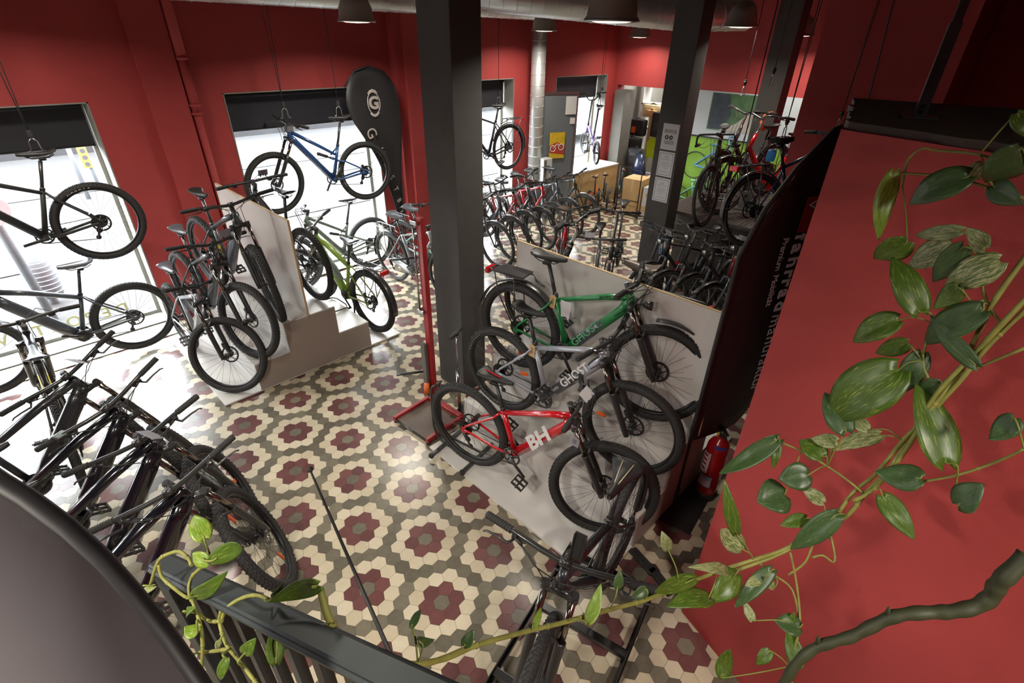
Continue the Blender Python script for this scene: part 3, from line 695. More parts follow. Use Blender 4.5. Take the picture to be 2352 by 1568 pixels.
    # --- stem, handlebar, levers
    if kind == 'fold':
        top = H1 + a*0.46; mb = MB(); mb.tube([H1 - a*0.01, top], [0.018, 0.016], 12); mb.sph(H1, 0.026, 10); obj('stem', T(mb), M['slate'], o)
        clamp = top
    elif kind == 'step':
        top = H1 + a*0.17; clamp = top + nf*P['stem']
        mb = MB(); mb.tube([H1, top - a*0.02, top + nf*0.02, clamp], [0.014, 0.014, 0.015, 0.017], 10); mb.tube([H1 - a*0.01, H1 + a*0.02], 0.022, 12); obj('stem', T(mb), M['chrome'], o)
    else:
        top = H1 + a*0.045; clamp = top + nf*P['stem'] + a*0.01
        mb = MB(); mb.tube([H1, H1 + a*0.07], 0.020, 12); mb.tube([top, clamp], [0.019, 0.021], 10); mb.cyl(clamp + V((0, -0.024, 0)), clamp + V((0, 0.024, 0)), 0.021, n=12); mb.cyl(H1 + a*0.068, H1 + a*0.074, 0.016, n=12); obj('stem', T(mb), M['black'], o)
    bw = P['barw']; rs = P['rise']; mb = MB()
    if bar in ('flat', 'riser'):
        path = [(-0.045, -bw, rs), (-0.02, -bw*0.62, rs), (-0.004, -bw*0.3, rs*0.4), (0, -0.04, 0), (0, 0.04, 0), (-0.004, bw*0.3, rs*0.4), (-0.02, bw*0.62, rs), (-0.045, bw, rs)]
        gi = (-0.0365, bw*0.83)
    elif bar == 'city':
        path = [(-0.20, -bw, 0.02), (-0.10, -bw*0.92, 0.035), (0.02, -bw*0.6, 0.045), (0.035, -bw*0.3, 0.03), (0, -0.03, 0), (0, 0.03, 0), (0.035, bw*0.3, 0.03), (0.02, bw*0.6, 0.045), (-0.10, bw*0.92, 0.035), (-0.20, bw, 0.02)]
    elif bar == 'drop':
        path = []
        for s in (-1, 1):
            q = [(0, s*0.03, 0), (0.01, s*bw*0.6, 0), (0.05, s*bw*0.66, 0.0), (0.085, s*bw*0.68, -0.03), (0.085, s*bw*0.7, -0.08), (0.04, s*bw*0.72, -0.115), (-0.03, s*bw*0.74, -0.115)]
            path = (list(reversed(q)) if s == -1 else path + q)
    else:
        path = [(-0.03, -bw, 0.12), (-0.03, -bw*0.55, 0.12), (0, -bw*0.4, 0.05), (0, -bw*0.2, 0.0), (0, bw*0.2, 0.0), (0, bw*0.4, 0.05), (-0.03, bw*0.55, 0.12), (-0.03, bw, 0.12)]
    path = [clamp + V(p) for p in path]
    mb.tube(path, 0.0115 if bar != 'flat' else 0.0135, 10)
    hb = obj('handlebar', T(mb), M['chrome'] if bar == 'city' and saddlem == 'saddlebrown' else M['black'], o)
    for s, e, p in ((-1, path[0], path[1]), (1, path[-1], path[-2])):
        d = (p - e).normalized(); Lg = min(0.13, (p - e).length)
        mb = MB(); mb.tube([e - d*0.004, e, e + d*Lg*0.96, e + d*Lg], [0.013, 0.0165, 0.0160, 0.0175], 12)
        if not low:
            for k in range(9): mb.ring(e + d*(0.012 + k*0.0125), d, 0.0162, 0.0022, 12, 4)
        obj('grip', T(mb), M[grip], hb)
        if bar != 'drop':
            q = e + d*(Lg + 0.025); mb = MB(); f = V((1, 0, -0.35)).normalized()
            mb.box(q + f*0.012, (0.032, 0.024, 0.026), None, 0.006)
            mb.tube([q + f*0.03, q + f*0.055 - d*0.02, q + f*0.055 - d*0.075, q + f*0.06 - d*0.125, q + f*0.07 - d*0.14], [0.006, 0.007, 0.0055, 0.005, 0.0045], 7, ell=(1, 0.7))
            if not low: mb.tube([q + f*0.02, q + f*0.03 + d*0.04], 0.008, 7); mb.box(q - f*0.004 + d*0.03 - V((0, 0, 0.02)), (0.03, 0.045, 0.022), None, 0.006)
            obj('brake_lever', T(mb), M['black'], hb)
    if not low:
        mb = MB()
        for s in (-1, 1):
            e = path[-2 if s > 0 else 1]
            mb.tube([e + V((0.03, -s*0.02, -0.01)), e + V((0.09, -s*0.10, 0.03)), clamp + V((0.10, s*0.05, -0.02)), C0 + V((0.06, s*0.05, 0.08)), C0 + V((0.03, s*0.06, -0.10))], 0.0026, 6)
            mb.tube([e + V((0.02, -s*0.03, -0.015)), e + V((0.10, -s*0.13, -0.01)), clamp + V((0.07, -s*0.02, -0.05)), H0 + V((0.03, -s*0.03, 0.02)), H0*0.8 + bb*0.2 + V((0, -s*0.03, 0))], 0.0026, 6)
        # smooth the cables a little by subdividing
        obj('cable', T(mb), M['matte'], o)
    # --- seat
    mb = MB(); mb.tube([bb + sd*(P['sl']*0.8), sp - sd*0.03], 0.0145 if kind != 'fold' else 0.016, 12); mb.tube([st1 - sd*0.012 if kind != 'fold' else bb + sd*0.24, st1 + sd*0.014 if kind != 'fold' else bb + sd*0.27], 0.021, 12)
    obj('seatpost', mb, M['black'] if kind != 'fold' else M['slate'], o)
    sa = obj('saddle', cached(('sad', saddle), lambda: m_saddle(0.095, 0.27, 0.055) if saddle == 'wide' else m_saddle()).copy(), M[saddlem or 'saddle'], o, sp + V((-0.01, 0, 0.03)))
    obj('saddle_rails', cached('rails', m_rails).copy(), M['darksteel'], sa)
    # --- drivetrain
    cr = obj('crankset', MB().cyl(bb + V((0, -0.07, 0)), bb + V((0, 0.07, 0)), 0.012, n=12), M['black'], o)
    ca = R_(crank); cl = 0.172 if kind != 'fold' else 0.16
    for s, k in ((-1, 0), (1, PI)):
        d = V((math.cos(ca + k), 0, math.sin(ca + k))); e = bb + d*cl + V((0, s*0.078, 0))
        mb = MB(); mb.tube([bb + V((0, s*0.062, 0)), bb + d*0.06 + V((0, s*0.070, 0)), e], [0.016, 0.012, 0.011], 8, ell=(0.7, 1.2), up=(0, 1, 0)); obj('crank_arm', mb, M['black'], cr)
        if pedals:
            pe = obj('pedal', cached('pedal', m_pedal).copy(), M['black'], cr, e + V((0, s*0.06, 0)), (0, R_(25), 0))
    rr = ring or (0.072 if kind not in ('fold',) else 0.09)
    rg = obj('chainring', cached(('ring', rr), lambda: m_ring(rr)).copy(), M['black'], cr, bb + V((0, -0.046, 0)))
    mb = MB(); y = -0.046; rc = 0.040
    top_a = hubR + V((0.0, y, rc)); top_b = bb + V((0.0, y, rr)); bot_b = bb + V((0.0, y, -rr))
    rd = hubR + V((0.03, y, -0.09)); rd2 = hubR + V((0.055, y, -0.15))
    mb.tube([top_a, top_b], 0.0042, 5, ell=(1, 0.8)); mb.tube([bot_b, rd2 + V((0.02, 0, -0.015)), rd2 + V((-0.01, 0, 0)), rd, rd + V((-0.03, 0, 0.04))], 0.0042, 5)
    obj('chain', mb, M['darksteel'], o)
    mb = MB(); mb.tube([hubR + V((0, y - 0.018, -0.02)), rd + V((0, -0.012, 0.02)), rd + V((0, -0.01, 0))], [0.010, 0.016, 0.013], 8); mb.tube([rd + V((0, -0.006, 0)), rd2 + V((0, -0.006, 0))], 0.010, 6, ell=(0.4, 1.2), up=(0, 1, 0))
    mb.cyl(rd + V((0, -0.004, 0)), rd + V((0, 0.004, 0)), 0.024, n=14); mb.cyl(rd2 + V((0, -0.004, 0)), rd2 + V((0, 0.004, 0)), 0.022, n=14)
    obj('derailleur', mb, M['black'], o)
    if chainguard:
        mb = MB(); mb.tube([hubR + V((0.03, -0.052, 0.01)), bb + V((-0.05, -0.056, 0.0)), bb + V((0.03, -0.056, 0))], [0.045, 0.06, 0.085], 10, ell=(0.18, 1), up=(0, 1, 0)); obj('chain_guard', mb, M[chainguard if isinstance(chainguard, str) else 'silver'], o)
    if fender:
        fmx = M[fender if isinstance(fender, str) else 'black']
        for h, st, (q0, q1) in ((hubF, True, (-30, 150)), (hubR, False, (20, 190))):
            mb = MB(); rf = R + 0.018; pr = []
            for i in range(19):
                t_ = R_(q0 + (q1 - q0)*i/18); pr.append(h + V((rf*math.cos(t_), 0, rf*math.sin(t_))))
            if st: pr = [h + V((rf*math.cos(R_(50 + 150*i/18)), 0, rf*math.sin(R_(50 + 150*i/18)))) for i in range(19)]
            mb.tube(pr, w*0.62, 8, ell=(1, 0.22), up=(0, 1, 0))
            e = pr[2 if st else -3]
            for s in (-1, 1): mb.tube([h + V((0, s*0.06, 0)), e + V((0, s*w*0.55, 0))], 0.0025, 5)
            obj('front_fender' if st else 'rear_fender', T(mb) if st else mb, fmx, o)
    if rack:
        zt = 2*R + 0.075; mb = MB()
        for s in (-1, 1):
            mb.tube([(0.12, s*0.03, zt - 0.03), (0.08, s*0.06, zt), (-0.22, s*0.06, zt), (-0.26, s*0.03, zt)], 0.006, 7)
            mb.tube([(-0.02, s*0.06, zt), (0.0, s*0.075, R + 0.02)], 0.005, 7); mb.tube([(-0.20, s*0.06, zt), (-0.16, s*0.072, zt - 0.16), (0.0, s*0.075, R + 0.02)], 0.005, 7)
        mb.tube([(-0.26, -0.03, zt), (-0.26, 0.03, zt)], 0.006, 7)
        for x in (0.05, -0.04, -0.12, -0.2): mb.tube([(x, -0.06, zt), (x, 0.06, zt)], 0.004, 6)
        mb.tube([(0.12, 0.03, zt - 0.03), (0.2, 0.02, zt - 0.05)], 0.005, 6)
        ro = obj('luggage_rack', mb, M['black'] if rack is True else M[rack], o)
        if rack is True and not low:
            mb = MB(); mb.box((-0.285, 0, zt - 0.02), (0.03, 0.10, 0.045), None, 0.006); obj('tail_light', mb, M['redlens'], ro)
    if light:
        e = clamp + V((0.07, 0, -0.06)) if light is True else C0 + V((0.10, 0, 0.02))
        mb = MB(); mb.tube([e + V((-0.03, 0, 0)), e + V((0.0, 0, 0)), e + V((0.03, 0, 0))], [0.018, 0.028, 0.032], 14); mb.tube([e + V((-0.03, 0, 0.0)), C0 + V((0.03, 0, 0.01))], 0.006, 6)
        hl = obj('headlight', T(mb), M['black'], o)
        mb = MB(); mb.lathe([(0.0, 0.006), (0.028, 0.0), (0.029, -0.004)], c=e + V((0.031, 0, 0)), axis=(1, 0, 0), n=16); obj('lens', T(mb), M['alu'], hl)
    if stand:
        mb = MB(); mb.tube([bb + V((-0.18, 0.05, -0.02)), V((bb.x - 0.26, 0.14, 0.012))], [0.010, 0.009], 8); obj('kickstand', mb, M['black'], o)
    if text_:
        d0 = H0 + a*0.035; ax = (d0 - bb).normalized(); k = 0.0345 if kind in ('mtb', 'fs') else 0.050
        for (body, size, t0, mm, side, kw) in text_:
            p = bb + (d0 - bb)*t0; yy = side*(k + 0.0006)
            xx = ax if side < 0 else -ax
            text('lettering', body, size, M[mm], o, p + V((0, yy, 0.0)), xx, V((0, 0, 1)), 0.0006, **kw)
    info = dict(o=o, wheels=wheels, base=base, SR=SR, clamp=clamp, bb=bb, H0=H0, H1=H1, sp=sp, st1=st1, R=R, wb=wb, w=w)
    return info
def arc_text(B, body, size, rad, start, step, m='white', front=False, side=-1):
    """letters round the tyre wall"""
    o = B['o']; R = B['R']; h = Vector((B['wb'], 0, R)) if front else Vector((0, 0, R))
    parent, wm = B['wheels'][front]
    inv = wm.inverted()
    for i, chx in enumerate(body):
        t = R_(start - step*i) if side < 0 else R_(start + step*i)
        rd = Vector((math.cos(t), 0, math.sin(t))); tn = Vector((math.sin(t), 0, -math.cos(t))) if side < 0 else Vector((-math.sin(t), 0, math.cos(t)))
        p = (B['SR'] @ (h + rd*rad + Vector((0, side*(B['w']*0.44), 0)))) if front else h + rd*rad + Vector((0, side*(B['w']*0.44), 0))
        if front: rot = B['SR'].to_3x3(); rd = rot @ rd; tn = rot @ tn
        to = text('tyre_lettering', chx, size, M[m], parent, inv @ p, inv.to_3x3() @ tn, inv.to_3x3() @ rd, 0.0012)
def price_tag(B, label, size=(0.105, 0.068), m='cardw', off=(0.03, 0.05, 0.05), tilt=-0.5, yaw=0.0, lines=3):
    """a price card clipped on the handlebar: rests on the bike, a thing of its own"""
    p = B['base'] @ (B['SR'] @ (B['clamp'] + Vector(off)))
    az = math.atan2(B['base'][1][0], B['base'][0][0]) + yaw
    t = thing('price_tag', label, 'tag', p, az, 'price tags on the bicycles')
    X = Matrix.Rotation(tilt, 3, 'Y')
    mb = MB(); mb.box((0, 0, 0), (0.0016, size[0], size[1]), X); obj('card', mb, M[m], t)
    mb = MB()
    for i in range(lines):
        mb.box(X @ Vector((-0.0012, 0.0, size[1]*(0.22 - 0.2*i))), (0.0006, size[0]*(0.5 - 0.1*i), size[1]*0.05), X)
    obj('printed_lines', mb, M['print_'], t)
    mb = MB()
    for s in (-1, 1): mb.box(X @ Vector((0, s*size[0]*0.28, -size[1]*0.55)), (0.006, 0.012, 0.016), X)
    obj('clip', mb, M['matte'], t)
    return t

# climbing pothos: stem lines and leaves (base, tip, stalk foot, width)
VS = {
 'main': [(-1.015,-2.249,2.191),(-1.023,-2.277,2.161),(-1.021,-2.295,2.126),(-1.007,-2.304,2.076),(-0.984,-2.316,2.033),(-0.948,-2.327,1.977),(-0.916,-2.346,1.954),(-0.860,-2.350,1.902),(-0.796,-2.353,1.860),(-0.734,-2.368,1.830),(-0.641,-2.388,1.773),(-0.545,-2.419,1.728),(-0.399,-2.456,1.652),(-0.278,-2.497,1.603),(-0.137,-2.537,1.559),(0.029,-2.591,1.517),(0.119,-2.656,1.551),(0.210,-2.712,1.569),(0.250,-2.770,1.680),(0.286,-2.815,1.752),(0.311,-2.829,1.845),(0.314,-2.849,1.944),(0.348,-2.855,2.039),(0.355,-2.860,2.193),(0.375,-2.884,2.309),(0.361,-2.901,2.412),(0.380,-2.921,2.506)],
 's2': [(0.077,-2.628,1.510),(0.207,-2.715,1.562),(0.258,-2.783,1.709),(0.314,-2.802,1.822),(0.330,-2.828,1.901),(0.339,-2.846,2.039),(0.360,-2.865,2.114),(0.360,-2.887,2.239),(0.370,-2.901,2.350),(0.375,-2.932,2.480)],
 's3': [(0.441,-2.886,2.582),(0.404,-2.871,2.459),(0.395,-2.875,2.346),(0.376,-2.879,2.254),(0.348,-2.864,2.135),(0.328,-2.860,2.008),(0.302,-2.842,1.879),(0.288,-2.812,1.813)],
 's4': [(0.208,-2.731,1.576),(0.189,-2.769,1.519),(0.167,-2.808,1.450),(0.133,-2.836,1.404),(0.117,-2.853,1.324),(0.082,-2.863,1.258),(0.060,-2.899,1.209)],
 's5': [(0.138,-2.659,1.537),(0.159,-2.716,1.500),(0.171,-2.781,1.472),(0.137,-2.842,1.384)],
 's6': [(0.326,-2.565,1.861),(0.327,-2.637,1.866),(0.336,-2.715,1.850),(0.306,-2.781,1.857),(0.308,-2.827,1.837)],
 's7': [(-1.116,-1.998,2.113),(-1.142,-1.989,2.097),(-1.157,-1.965,2.061),(-1.168,-1.979,2.047),(-1.170,-1.992,2.029),(-1.174,-2.031,2.016),(-1.185,-2.051,1.983),(-1.204,-2.063,1.937)],
 's8': [(-1.219,-1.873,2.006),(-1.190,-1.887,2.068),(-1.171,-1.895,2.081),(-1.153,-1.917,2.093),(-1.146,-1.942,2.090),(-1.147,-1.965,2.093)],
 's8b': [(-1.191,-1.889,2.062),(-1.195,-1.902,2.041),(-1.186,-1.934,2.030),(-1.176,-1.977,2.040),(-1.170,-1.978,2.032)],
 's9': [(-1.146,-2.063,2.023),(-1.135,-2.061,2.042),(-1.123,-2.084,2.078),(-1.102,-2.093,2.086),(-1.086,-2.133,2.120),(-1.076,-2.155,2.122)],
 's9b': [(-1.138,-2.057,2.047),(-1.148,-2.058,2.019),(-1.154,-2.097,2.004),(-1.146,-2.140,1.980),(-1.141,-2.184,1.978)],
 's10': [(-1.089,-2.198,2.077),(-1.076,-2.217,2.095),(-1.057,-2.246,2.122),(-1.045,-2.266,2.143),(-1.022,-2.298,2.154)],
 's11': [(-1.170,-2.008,2.015),(-1.161,-2.032,2.009),(-1.146,-2.070,2.037)],
 's12': [(-1.196,-2.046,1.965),(-1.175,-2.063,1.965),(-1.151,-2.106,2.000)],
 's13': [(0.443,-2.829,2.672),(0.493,-2.761,2.674),(0.554,-2.677,2.675),(0.590,-2.619,2.665),(0.609,-2.560,2.655)],
 's14': [(0.466,-2.805,2.725),(0.526,-2.716,2.737),(0.599,-2.624,2.725),(0.595,-2.592,2.725),(0.611,-2.572,2.689),(0.602,-2.583,2.628)],
 's15': [(0.361,-2.901,2.412),(0.407,-2.865,2.433),(0.437,-2.835,2.470),(0.443,-2.822,2.521)],
 's16': [(0.369,-2.862,2.187),(0.396,-2.804,2.249),(0.426,-2.793,2.343),(0.406,-2.839,2.424),(0.417,-2.855,2.438)],
 's17': [(0.345,-2.864,2.122),(0.368,-2.861,2.222),(0.373,-2.896,2.277),(0.336,-2.954,2.382)],
 's18': [(0.272,-2.783,1.696),(0.238,-2.824,1.654),(0.225,-2.839,1.619),(0.232,-2.808,1.613),(0.221,-2.787,1.593)],
 's19': [(0.238,-2.771,1.646),(0.211,-2.777,1.571),(0.183,-2.753,1.509)],
 's20': [(0.244,-3.036,2.197),(0.273,-3.016,2.124),(0.288,-2.973,2.038),(0.295,-2.923,1.972)],
}
VL = [
((0.580,-2.558,2.658),(0.517,-2.592,2.493),(0.609,-2.560,2.655),0.050,'leafbright'),
((0.470,-2.718,2.697),(0.494,-2.626,2.606),(0.554,-2.677,2.675),0.071,'leafdark'),
((0.511,-2.731,2.722),(0.541,-2.722,2.674),(0.526,-2.716,2.737),0.044,'leafvar'),
((0.443,-2.783,2.771),(0.487,-2.751,2.684),(0.466,-2.805,2.725),0.075,'leafdark'),
((0.481,-2.767,2.682),(0.442,-2.833,2.658),(0.493,-2.761,2.674),0.052,'leafdark'),
((0.498,-2.747,2.831),(0.506,-2.796,2.784),(0.526,-2.716,2.737),0.039,'leafgreen'),
((0.495,-2.655,2.514),(0.521,-2.596,2.440),(0.602,-2.583,2.628),0.069,'leafgreen'),
((0.412,-2.750,2.369),(0.488,-2.638,2.466),(0.426,-2.793,2.343),0.071,'leafgreen'),
((0.474,-2.745,2.535),(0.508,-2.679,2.441),(0.443,-2.822,2.521),0.068,'leafvar'),
((0.429,-2.771,2.547),(0.459,-2.746,2.436),(0.443,-2.822,2.521),0.056,'leafdark'),
((0.402,-2.843,2.538),(0.440,-2.771,2.436),(0.443,-2.822,2.521),0.075,'leafvar'),
((0.386,-2.808,2.564),(0.428,-2.758,2.591),(0.443,-2.822,2.521),0.040,'leafvar'),
((0.396,-2.798,2.459),(0.412,-2.772,2.385),(0.406,-2.839,2.424),0.050,'leafgreen'),
((0.455,-2.754,2.576),(0.523,-2.663,2.524),(0.443,-2.822,2.521),0.038,'leafvar'),
((0.379,-2.860,2.427),(0.421,-2.788,2.284),(0.407,-2.865,2.433),0.074,'leafdark'),
((0.426,-2.716,2.325),(0.436,-2.637,2.218),(0.426,-2.793,2.343),0.071,'leafgreen'),
((0.419,-2.757,2.274),(0.453,-2.698,2.199),(0.396,-2.804,2.249),0.051,'leafgreen'),
((0.379,-2.765,2.209),(0.365,-2.668,1.986),(0.396,-2.804,2.249),0.139,'leafgreen'),
((0.405,-2.795,2.264),(0.395,-2.796,2.140),(0.396,-2.804,2.249),0.061,'leafdark'),
((0.368,-2.859,2.221),(0.406,-2.834,2.157),(0.368,-2.861,2.222),0.055,'leafdark'),
((0.331,-2.896,2.312),(0.415,-2.772,2.368),(0.373,-2.896,2.277),0.041,'leafdark'),
((0.325,-2.721,2.000),(0.385,-2.627,2.059),(0.336,-2.715,1.850),0.072,'leafdark'),
((0.292,-2.941,2.055),(0.387,-2.810,2.191),(0.288,-2.973,2.038),0.086,'leafgreen'),
((0.309,-2.567,1.877),(0.137,-2.477,1.785),(0.326,-2.565,1.861),0.061,'leafdark'),
((0.312,-2.577,1.863),(0.251,-2.595,1.812),(0.326,-2.565,1.861),0.028,'leafgreen'),
((0.326,-2.696,1.884),(0.341,-2.619,1.891),(0.336,-2.715,1.850),0.067,'leafgreen'),
((0.340,-2.710,1.947),(0.332,-2.647,1.922),(0.336,-2.715,1.850),0.045,'leafvar'),
((0.350,-2.765,2.016),(0.382,-2.707,2.016),(0.339,-2.846,2.039),0.040,'leafvar'),
((0.342,-2.793,2.020),(0.339,-2.704,1.902),(0.339,-2.846,2.039),0.048,'leafvar'),
((0.266,-2.686,1.842),(0.220,-2.623,1.810),(0.336,-2.715,1.850),0.085,'leafdark'),
((0.254,-2.651,1.739),(0.186,-2.596,1.715),(0.327,-2.637,1.866),0.110,'leafdark'),
((0.250,-2.748,1.786),(0.271,-2.681,1.787),(0.258,-2.783,1.709),0.042,'leafvar'),
((0.245,-2.729,1.702),(0.193,-2.678,1.668),(0.250,-2.770,1.680),0.043,'leafgreen'),
((0.252,-2.792,1.766),(0.182,-2.729,1.612),(0.286,-2.815,1.752),0.066,'leafdark'),
((0.079,-2.589,1.663),(0.090,-2.506,1.822),(0.119,-2.656,1.551),0.043,'leafgreen'),
((0.084,-2.621,1.604),(0.040,-2.555,1.677),(0.119,-2.656,1.551),0.067,'leafvar'),
((0.017,-2.614,1.553),(-0.135,-2.541,1.654),(0.029,-2.591,1.517),0.037,'leafvar'),
((-0.090,-2.561,1.570),(-0.254,-2.510,1.628),(-0.137,-2.537,1.559),0.048,'leafgreen'),
((-0.152,-2.482,1.691),(-0.152,-2.450,1.746),(-0.137,-2.537,1.559),0.035,'leafvar'),
((-0.281,-2.495,1.658),(-0.325,-2.477,1.645),(-0.278,-2.497,1.603),0.031,'leafdark'),
((-0.382,-2.458,1.731),(-0.360,-2.445,1.771),(-0.399,-2.456,1.652),0.027,'leafdark'),
((0.040,-2.637,1.540),(-0.068,-2.618,1.490),(0.077,-2.628,1.510),0.070,'leafgreen'),
((-0.070,-2.609,1.510),(-0.222,-2.542,1.558),(0.029,-2.591,1.517),0.062,'leafgreen'),
((0.135,-2.711,1.537),(-0.018,-2.676,1.472),(0.159,-2.716,1.500),0.054,'leafdark'),
((0.131,-2.737,1.479),(0.100,-2.705,1.531),(0.159,-2.716,1.500),0.030,'leafvar'),
((0.118,-2.841,1.406),(0.084,-2.776,1.403),(0.137,-2.842,1.384),0.063,'leafdark'),
((0.075,-2.881,1.295),(0.134,-2.815,1.353),(0.082,-2.863,1.258),0.055,'leafgreen'),
((-0.088,-2.728,1.239),(-0.040,-2.711,1.319),(0.082,-2.863,1.258),0.049,'leafgreen'),
((0.057,-2.801,1.300),(0.014,-2.787,1.256),(0.082,-2.863,1.258),0.039,'leafgreen'),
((0.262,-2.913,2.000),(0.272,-2.822,1.952),(0.295,-2.923,1.972),0.072,'leafdark'),
((0.277,-2.865,1.883),(0.224,-2.965,1.838),(0.302,-2.842,1.879),0.061,'leafgreen'),
((0.054,-2.726,1.379),(0.078,-2.683,1.407),(0.133,-2.836,1.404),0.031,'leafvar'),
((0.105,-2.695,1.506),(0.054,-2.669,1.500),(0.159,-2.716,1.500),0.033,'leafvar'),
((0.123,-2.819,1.361),(0.122,-2.811,1.448),(0.137,-2.842,1.384),0.030,'leafgreen'),
((0.201,-2.993,2.015),(0.205,-3.009,2.097),(0.288,-2.973,2.038),0.061,'leafdark'),
((0.257,-2.996,2.253),(0.237,-2.978,2.189),(0.244,-3.036,2.197),0.049,'leafdark'),
((-1.113,-1.989,2.161),(-1.108,-1.929,2.171),(-1.116,-1.998,2.113),0.037,'leafbright'),
((-1.124,-2.025,2.139),(-1.138,-1.987,2.142),(-1.116,-1.998,2.113),0.025,'leafbright'),
((-1.119,-2.038,2.152),(-1.077,-2.105,2.214),(-1.116,-1.998,2.113),0.033,'leafgreen'),
((-1.161,-1.995,2.046),(-1.104,-2.055,2.126),(-1.170,-1.978,2.032),0.032,'leafgreen'),
((-1.212,-1.894,2.021),(-1.249,-1.836,1.959),(-1.219,-1.873,2.006),0.014,'leafvar'),
((-1.020,-2.258,2.213),(-1.080,-2.183,2.149),(-1.015,-2.249,2.191),0.031,'leafgreen'),
((-1.105,-2.211,2.037),(-1.080,-2.187,2.096),(-1.089,-2.198,2.077),0.030,'leafgreen'),
((-1.183,-2.047,2.017),(-1.196,-2.024,2.024),(-1.174,-2.031,2.016),0.026,'leafbright'),
((-1.137,-2.140,2.011),(-1.113,-2.154,2.049),(-1.146,-2.140,1.980),0.026,'leafgreen'),
((-1.162,-2.132,2.018),(-1.184,-2.133,1.978),(-1.151,-2.106,2.000),0.018,'leafgreen'),
((-0.908,-2.348,2.025),(-0.875,-2.349,1.989),(-0.916,-2.346,1.954),0.019,'leafdark'),
((-0.820,-2.364,1.913),(-0.791,-2.363,1.933),(-0.796,-2.353,1.860),0.023,'leafdark'),
((-0.903,-2.318,2.026),(-0.869,-2.299,2.019),(-0.916,-2.346,1.954),0.015,'leafdark'),
((-0.503,-2.455,1.720),(-0.428,-2.433,1.773),(-0.545,-2.419,1.728),0.033,'leafbright'),
((-0.651,-2.404,1.818),(-0.603,-2.383,1.815),(-0.641,-2.388,1.773),0.016,'leafbright'),
((-1.185,-1.996,2.018),(-1.169,-2.024,2.052),(-1.170,-2.008,2.015),0.015,'leafgreen'),
((-1.159,-2.106,2.038),(-1.170,-2.119,2.041),(-1.154,-2.097,2.004),0.011,'leafvar'),
((-1.068,-2.166,2.127),(-1.051,-2.184,2.171),(-1.076,-2.155,2.122),0.016,'leafgreen'),
((-1.205,-2.041,1.968),(-1.220,-2.034,1.948),(-1.196,-2.046,1.965),0.016,'leafgreen'),
]
VT = [(-0.536,-2.839,2.014),(-0.520,-2.841,2.049),(-0.505,-2.843,2.085),(-0.486,-2.853,2.115),(-0.470,-2.869,2.136),(-0.453,-2.887,2.153),(-0.435,-2.902,2.177),(-0.418,-2.917,2.200),(-0.404,-2.935,2.216),(-0.385,-2.960,2.227),(-0.377,-2.976,2.239),(-0.362,-2.994,2.255),(-0.353,-3.002,2.276),(-0.351,-3.000,2.300),(-0.349,-3.001,2.320),(-0.329,-3.009,2.355)]

# ------------------------------------------------------------------ display podiums
def podium(cx, y0, y1, label, slab0, slab1, board_x, bl):
    t = thing('display_podium', label, 'podium', (cx, (y0 + y1)/2, 0)); L = y1 - y0
    def step(n, x0, x1, z0, z1):
        mb = MB(); mb.box2((x0, -L/2 + 0.012, z0), (x1, L/2 - 0.012, z1 - 0.012)); mb.box2((x0 - 0.003, -L/2, z1 - 0.014), (x1 + 0.003, L/2, z1), 0.002); obj(n, mb, M['laminate'], t)
    step('base_slab', slab0, slab1, 0.0, 0.022)
    step('lower_step', -0.60, 0.60, 0.022, 0.312); step('upper_step', -0.26, 0.26, 0.312, 0.62)
    mb = MB(); poly = [(-0.60, 0.022), (0.60, 0.022), (0.60, 0.300), (0.26, 0.300), (0.26, 0.608), (-0.26, 0.608), (-0.26, 0.300), (-0.60, 0.300)]
    mb.prism(poly, (0, -L/2 + 0.004, 0), (1, 0, 0), (0, 0, 1), (0, -1, 0), 0.016); obj('end_panel', mb, M['mdf'], t)
    mb = MB(); mb.prism(poly, (0, L/2 - 0.004, 0), (1, 0, 0), (0, 0, 1), (0, 1, 0), 0.016); obj('end_panel', mb, M['mdf'], t)
    b = thing('divider_board', bl, 'board', (board_x, (y0 + y1)/2, 0.62))
    mb = MB(); mb.box2((-0.009, -L/2 - 0.02, 0), (0.009, L/2 + 0.02, 0.935)); obj('panel', mb, M['laminate'], b)
    mb = MB(); mb.box2((-0.0095, -L/2 - 0.022, 0.935), (0.0095, L/2 + 0.022, 0.941)); mb.box2((-0.0095, -L/2 - 0.024, 0), (0.0095, -L/2 - 0.02, 0.941)); mb.box2((-0.0095, L/2 + 0.02, 0), (0.0095, L/2 + 0.024, 0.941)); obj('edge_band', mb, M['ply'], b)
podium(0.565, 1.60, 3.30, 'white stepped display podium in front of the two left windows', -0.93, 0.98, 0.545, 'white divider board standing upright on the podium by the windows')
podium(1.62, -1.87, -0.14, 'white stepped display podium holding the red, silver and green mountain bikes', -0.985, 0.95, 1.665, 'white plywood divider board behind the green mountain bike')
mb = MB(); mb.tube([(1.0, 2.02, 0.33), (1.16, 2.02, 0.33), (1.19, 2.10, 0.33), (1.19, 2.30, 0.33), (1.16, 2.36, 0.33), (1.02, 2.36, 0.33)], 0.008, 8); tag(obj('shelf_bracket', mb, M['concrete']), 'bent grey bracket lying on the right steps of the window podium', 'bracket')

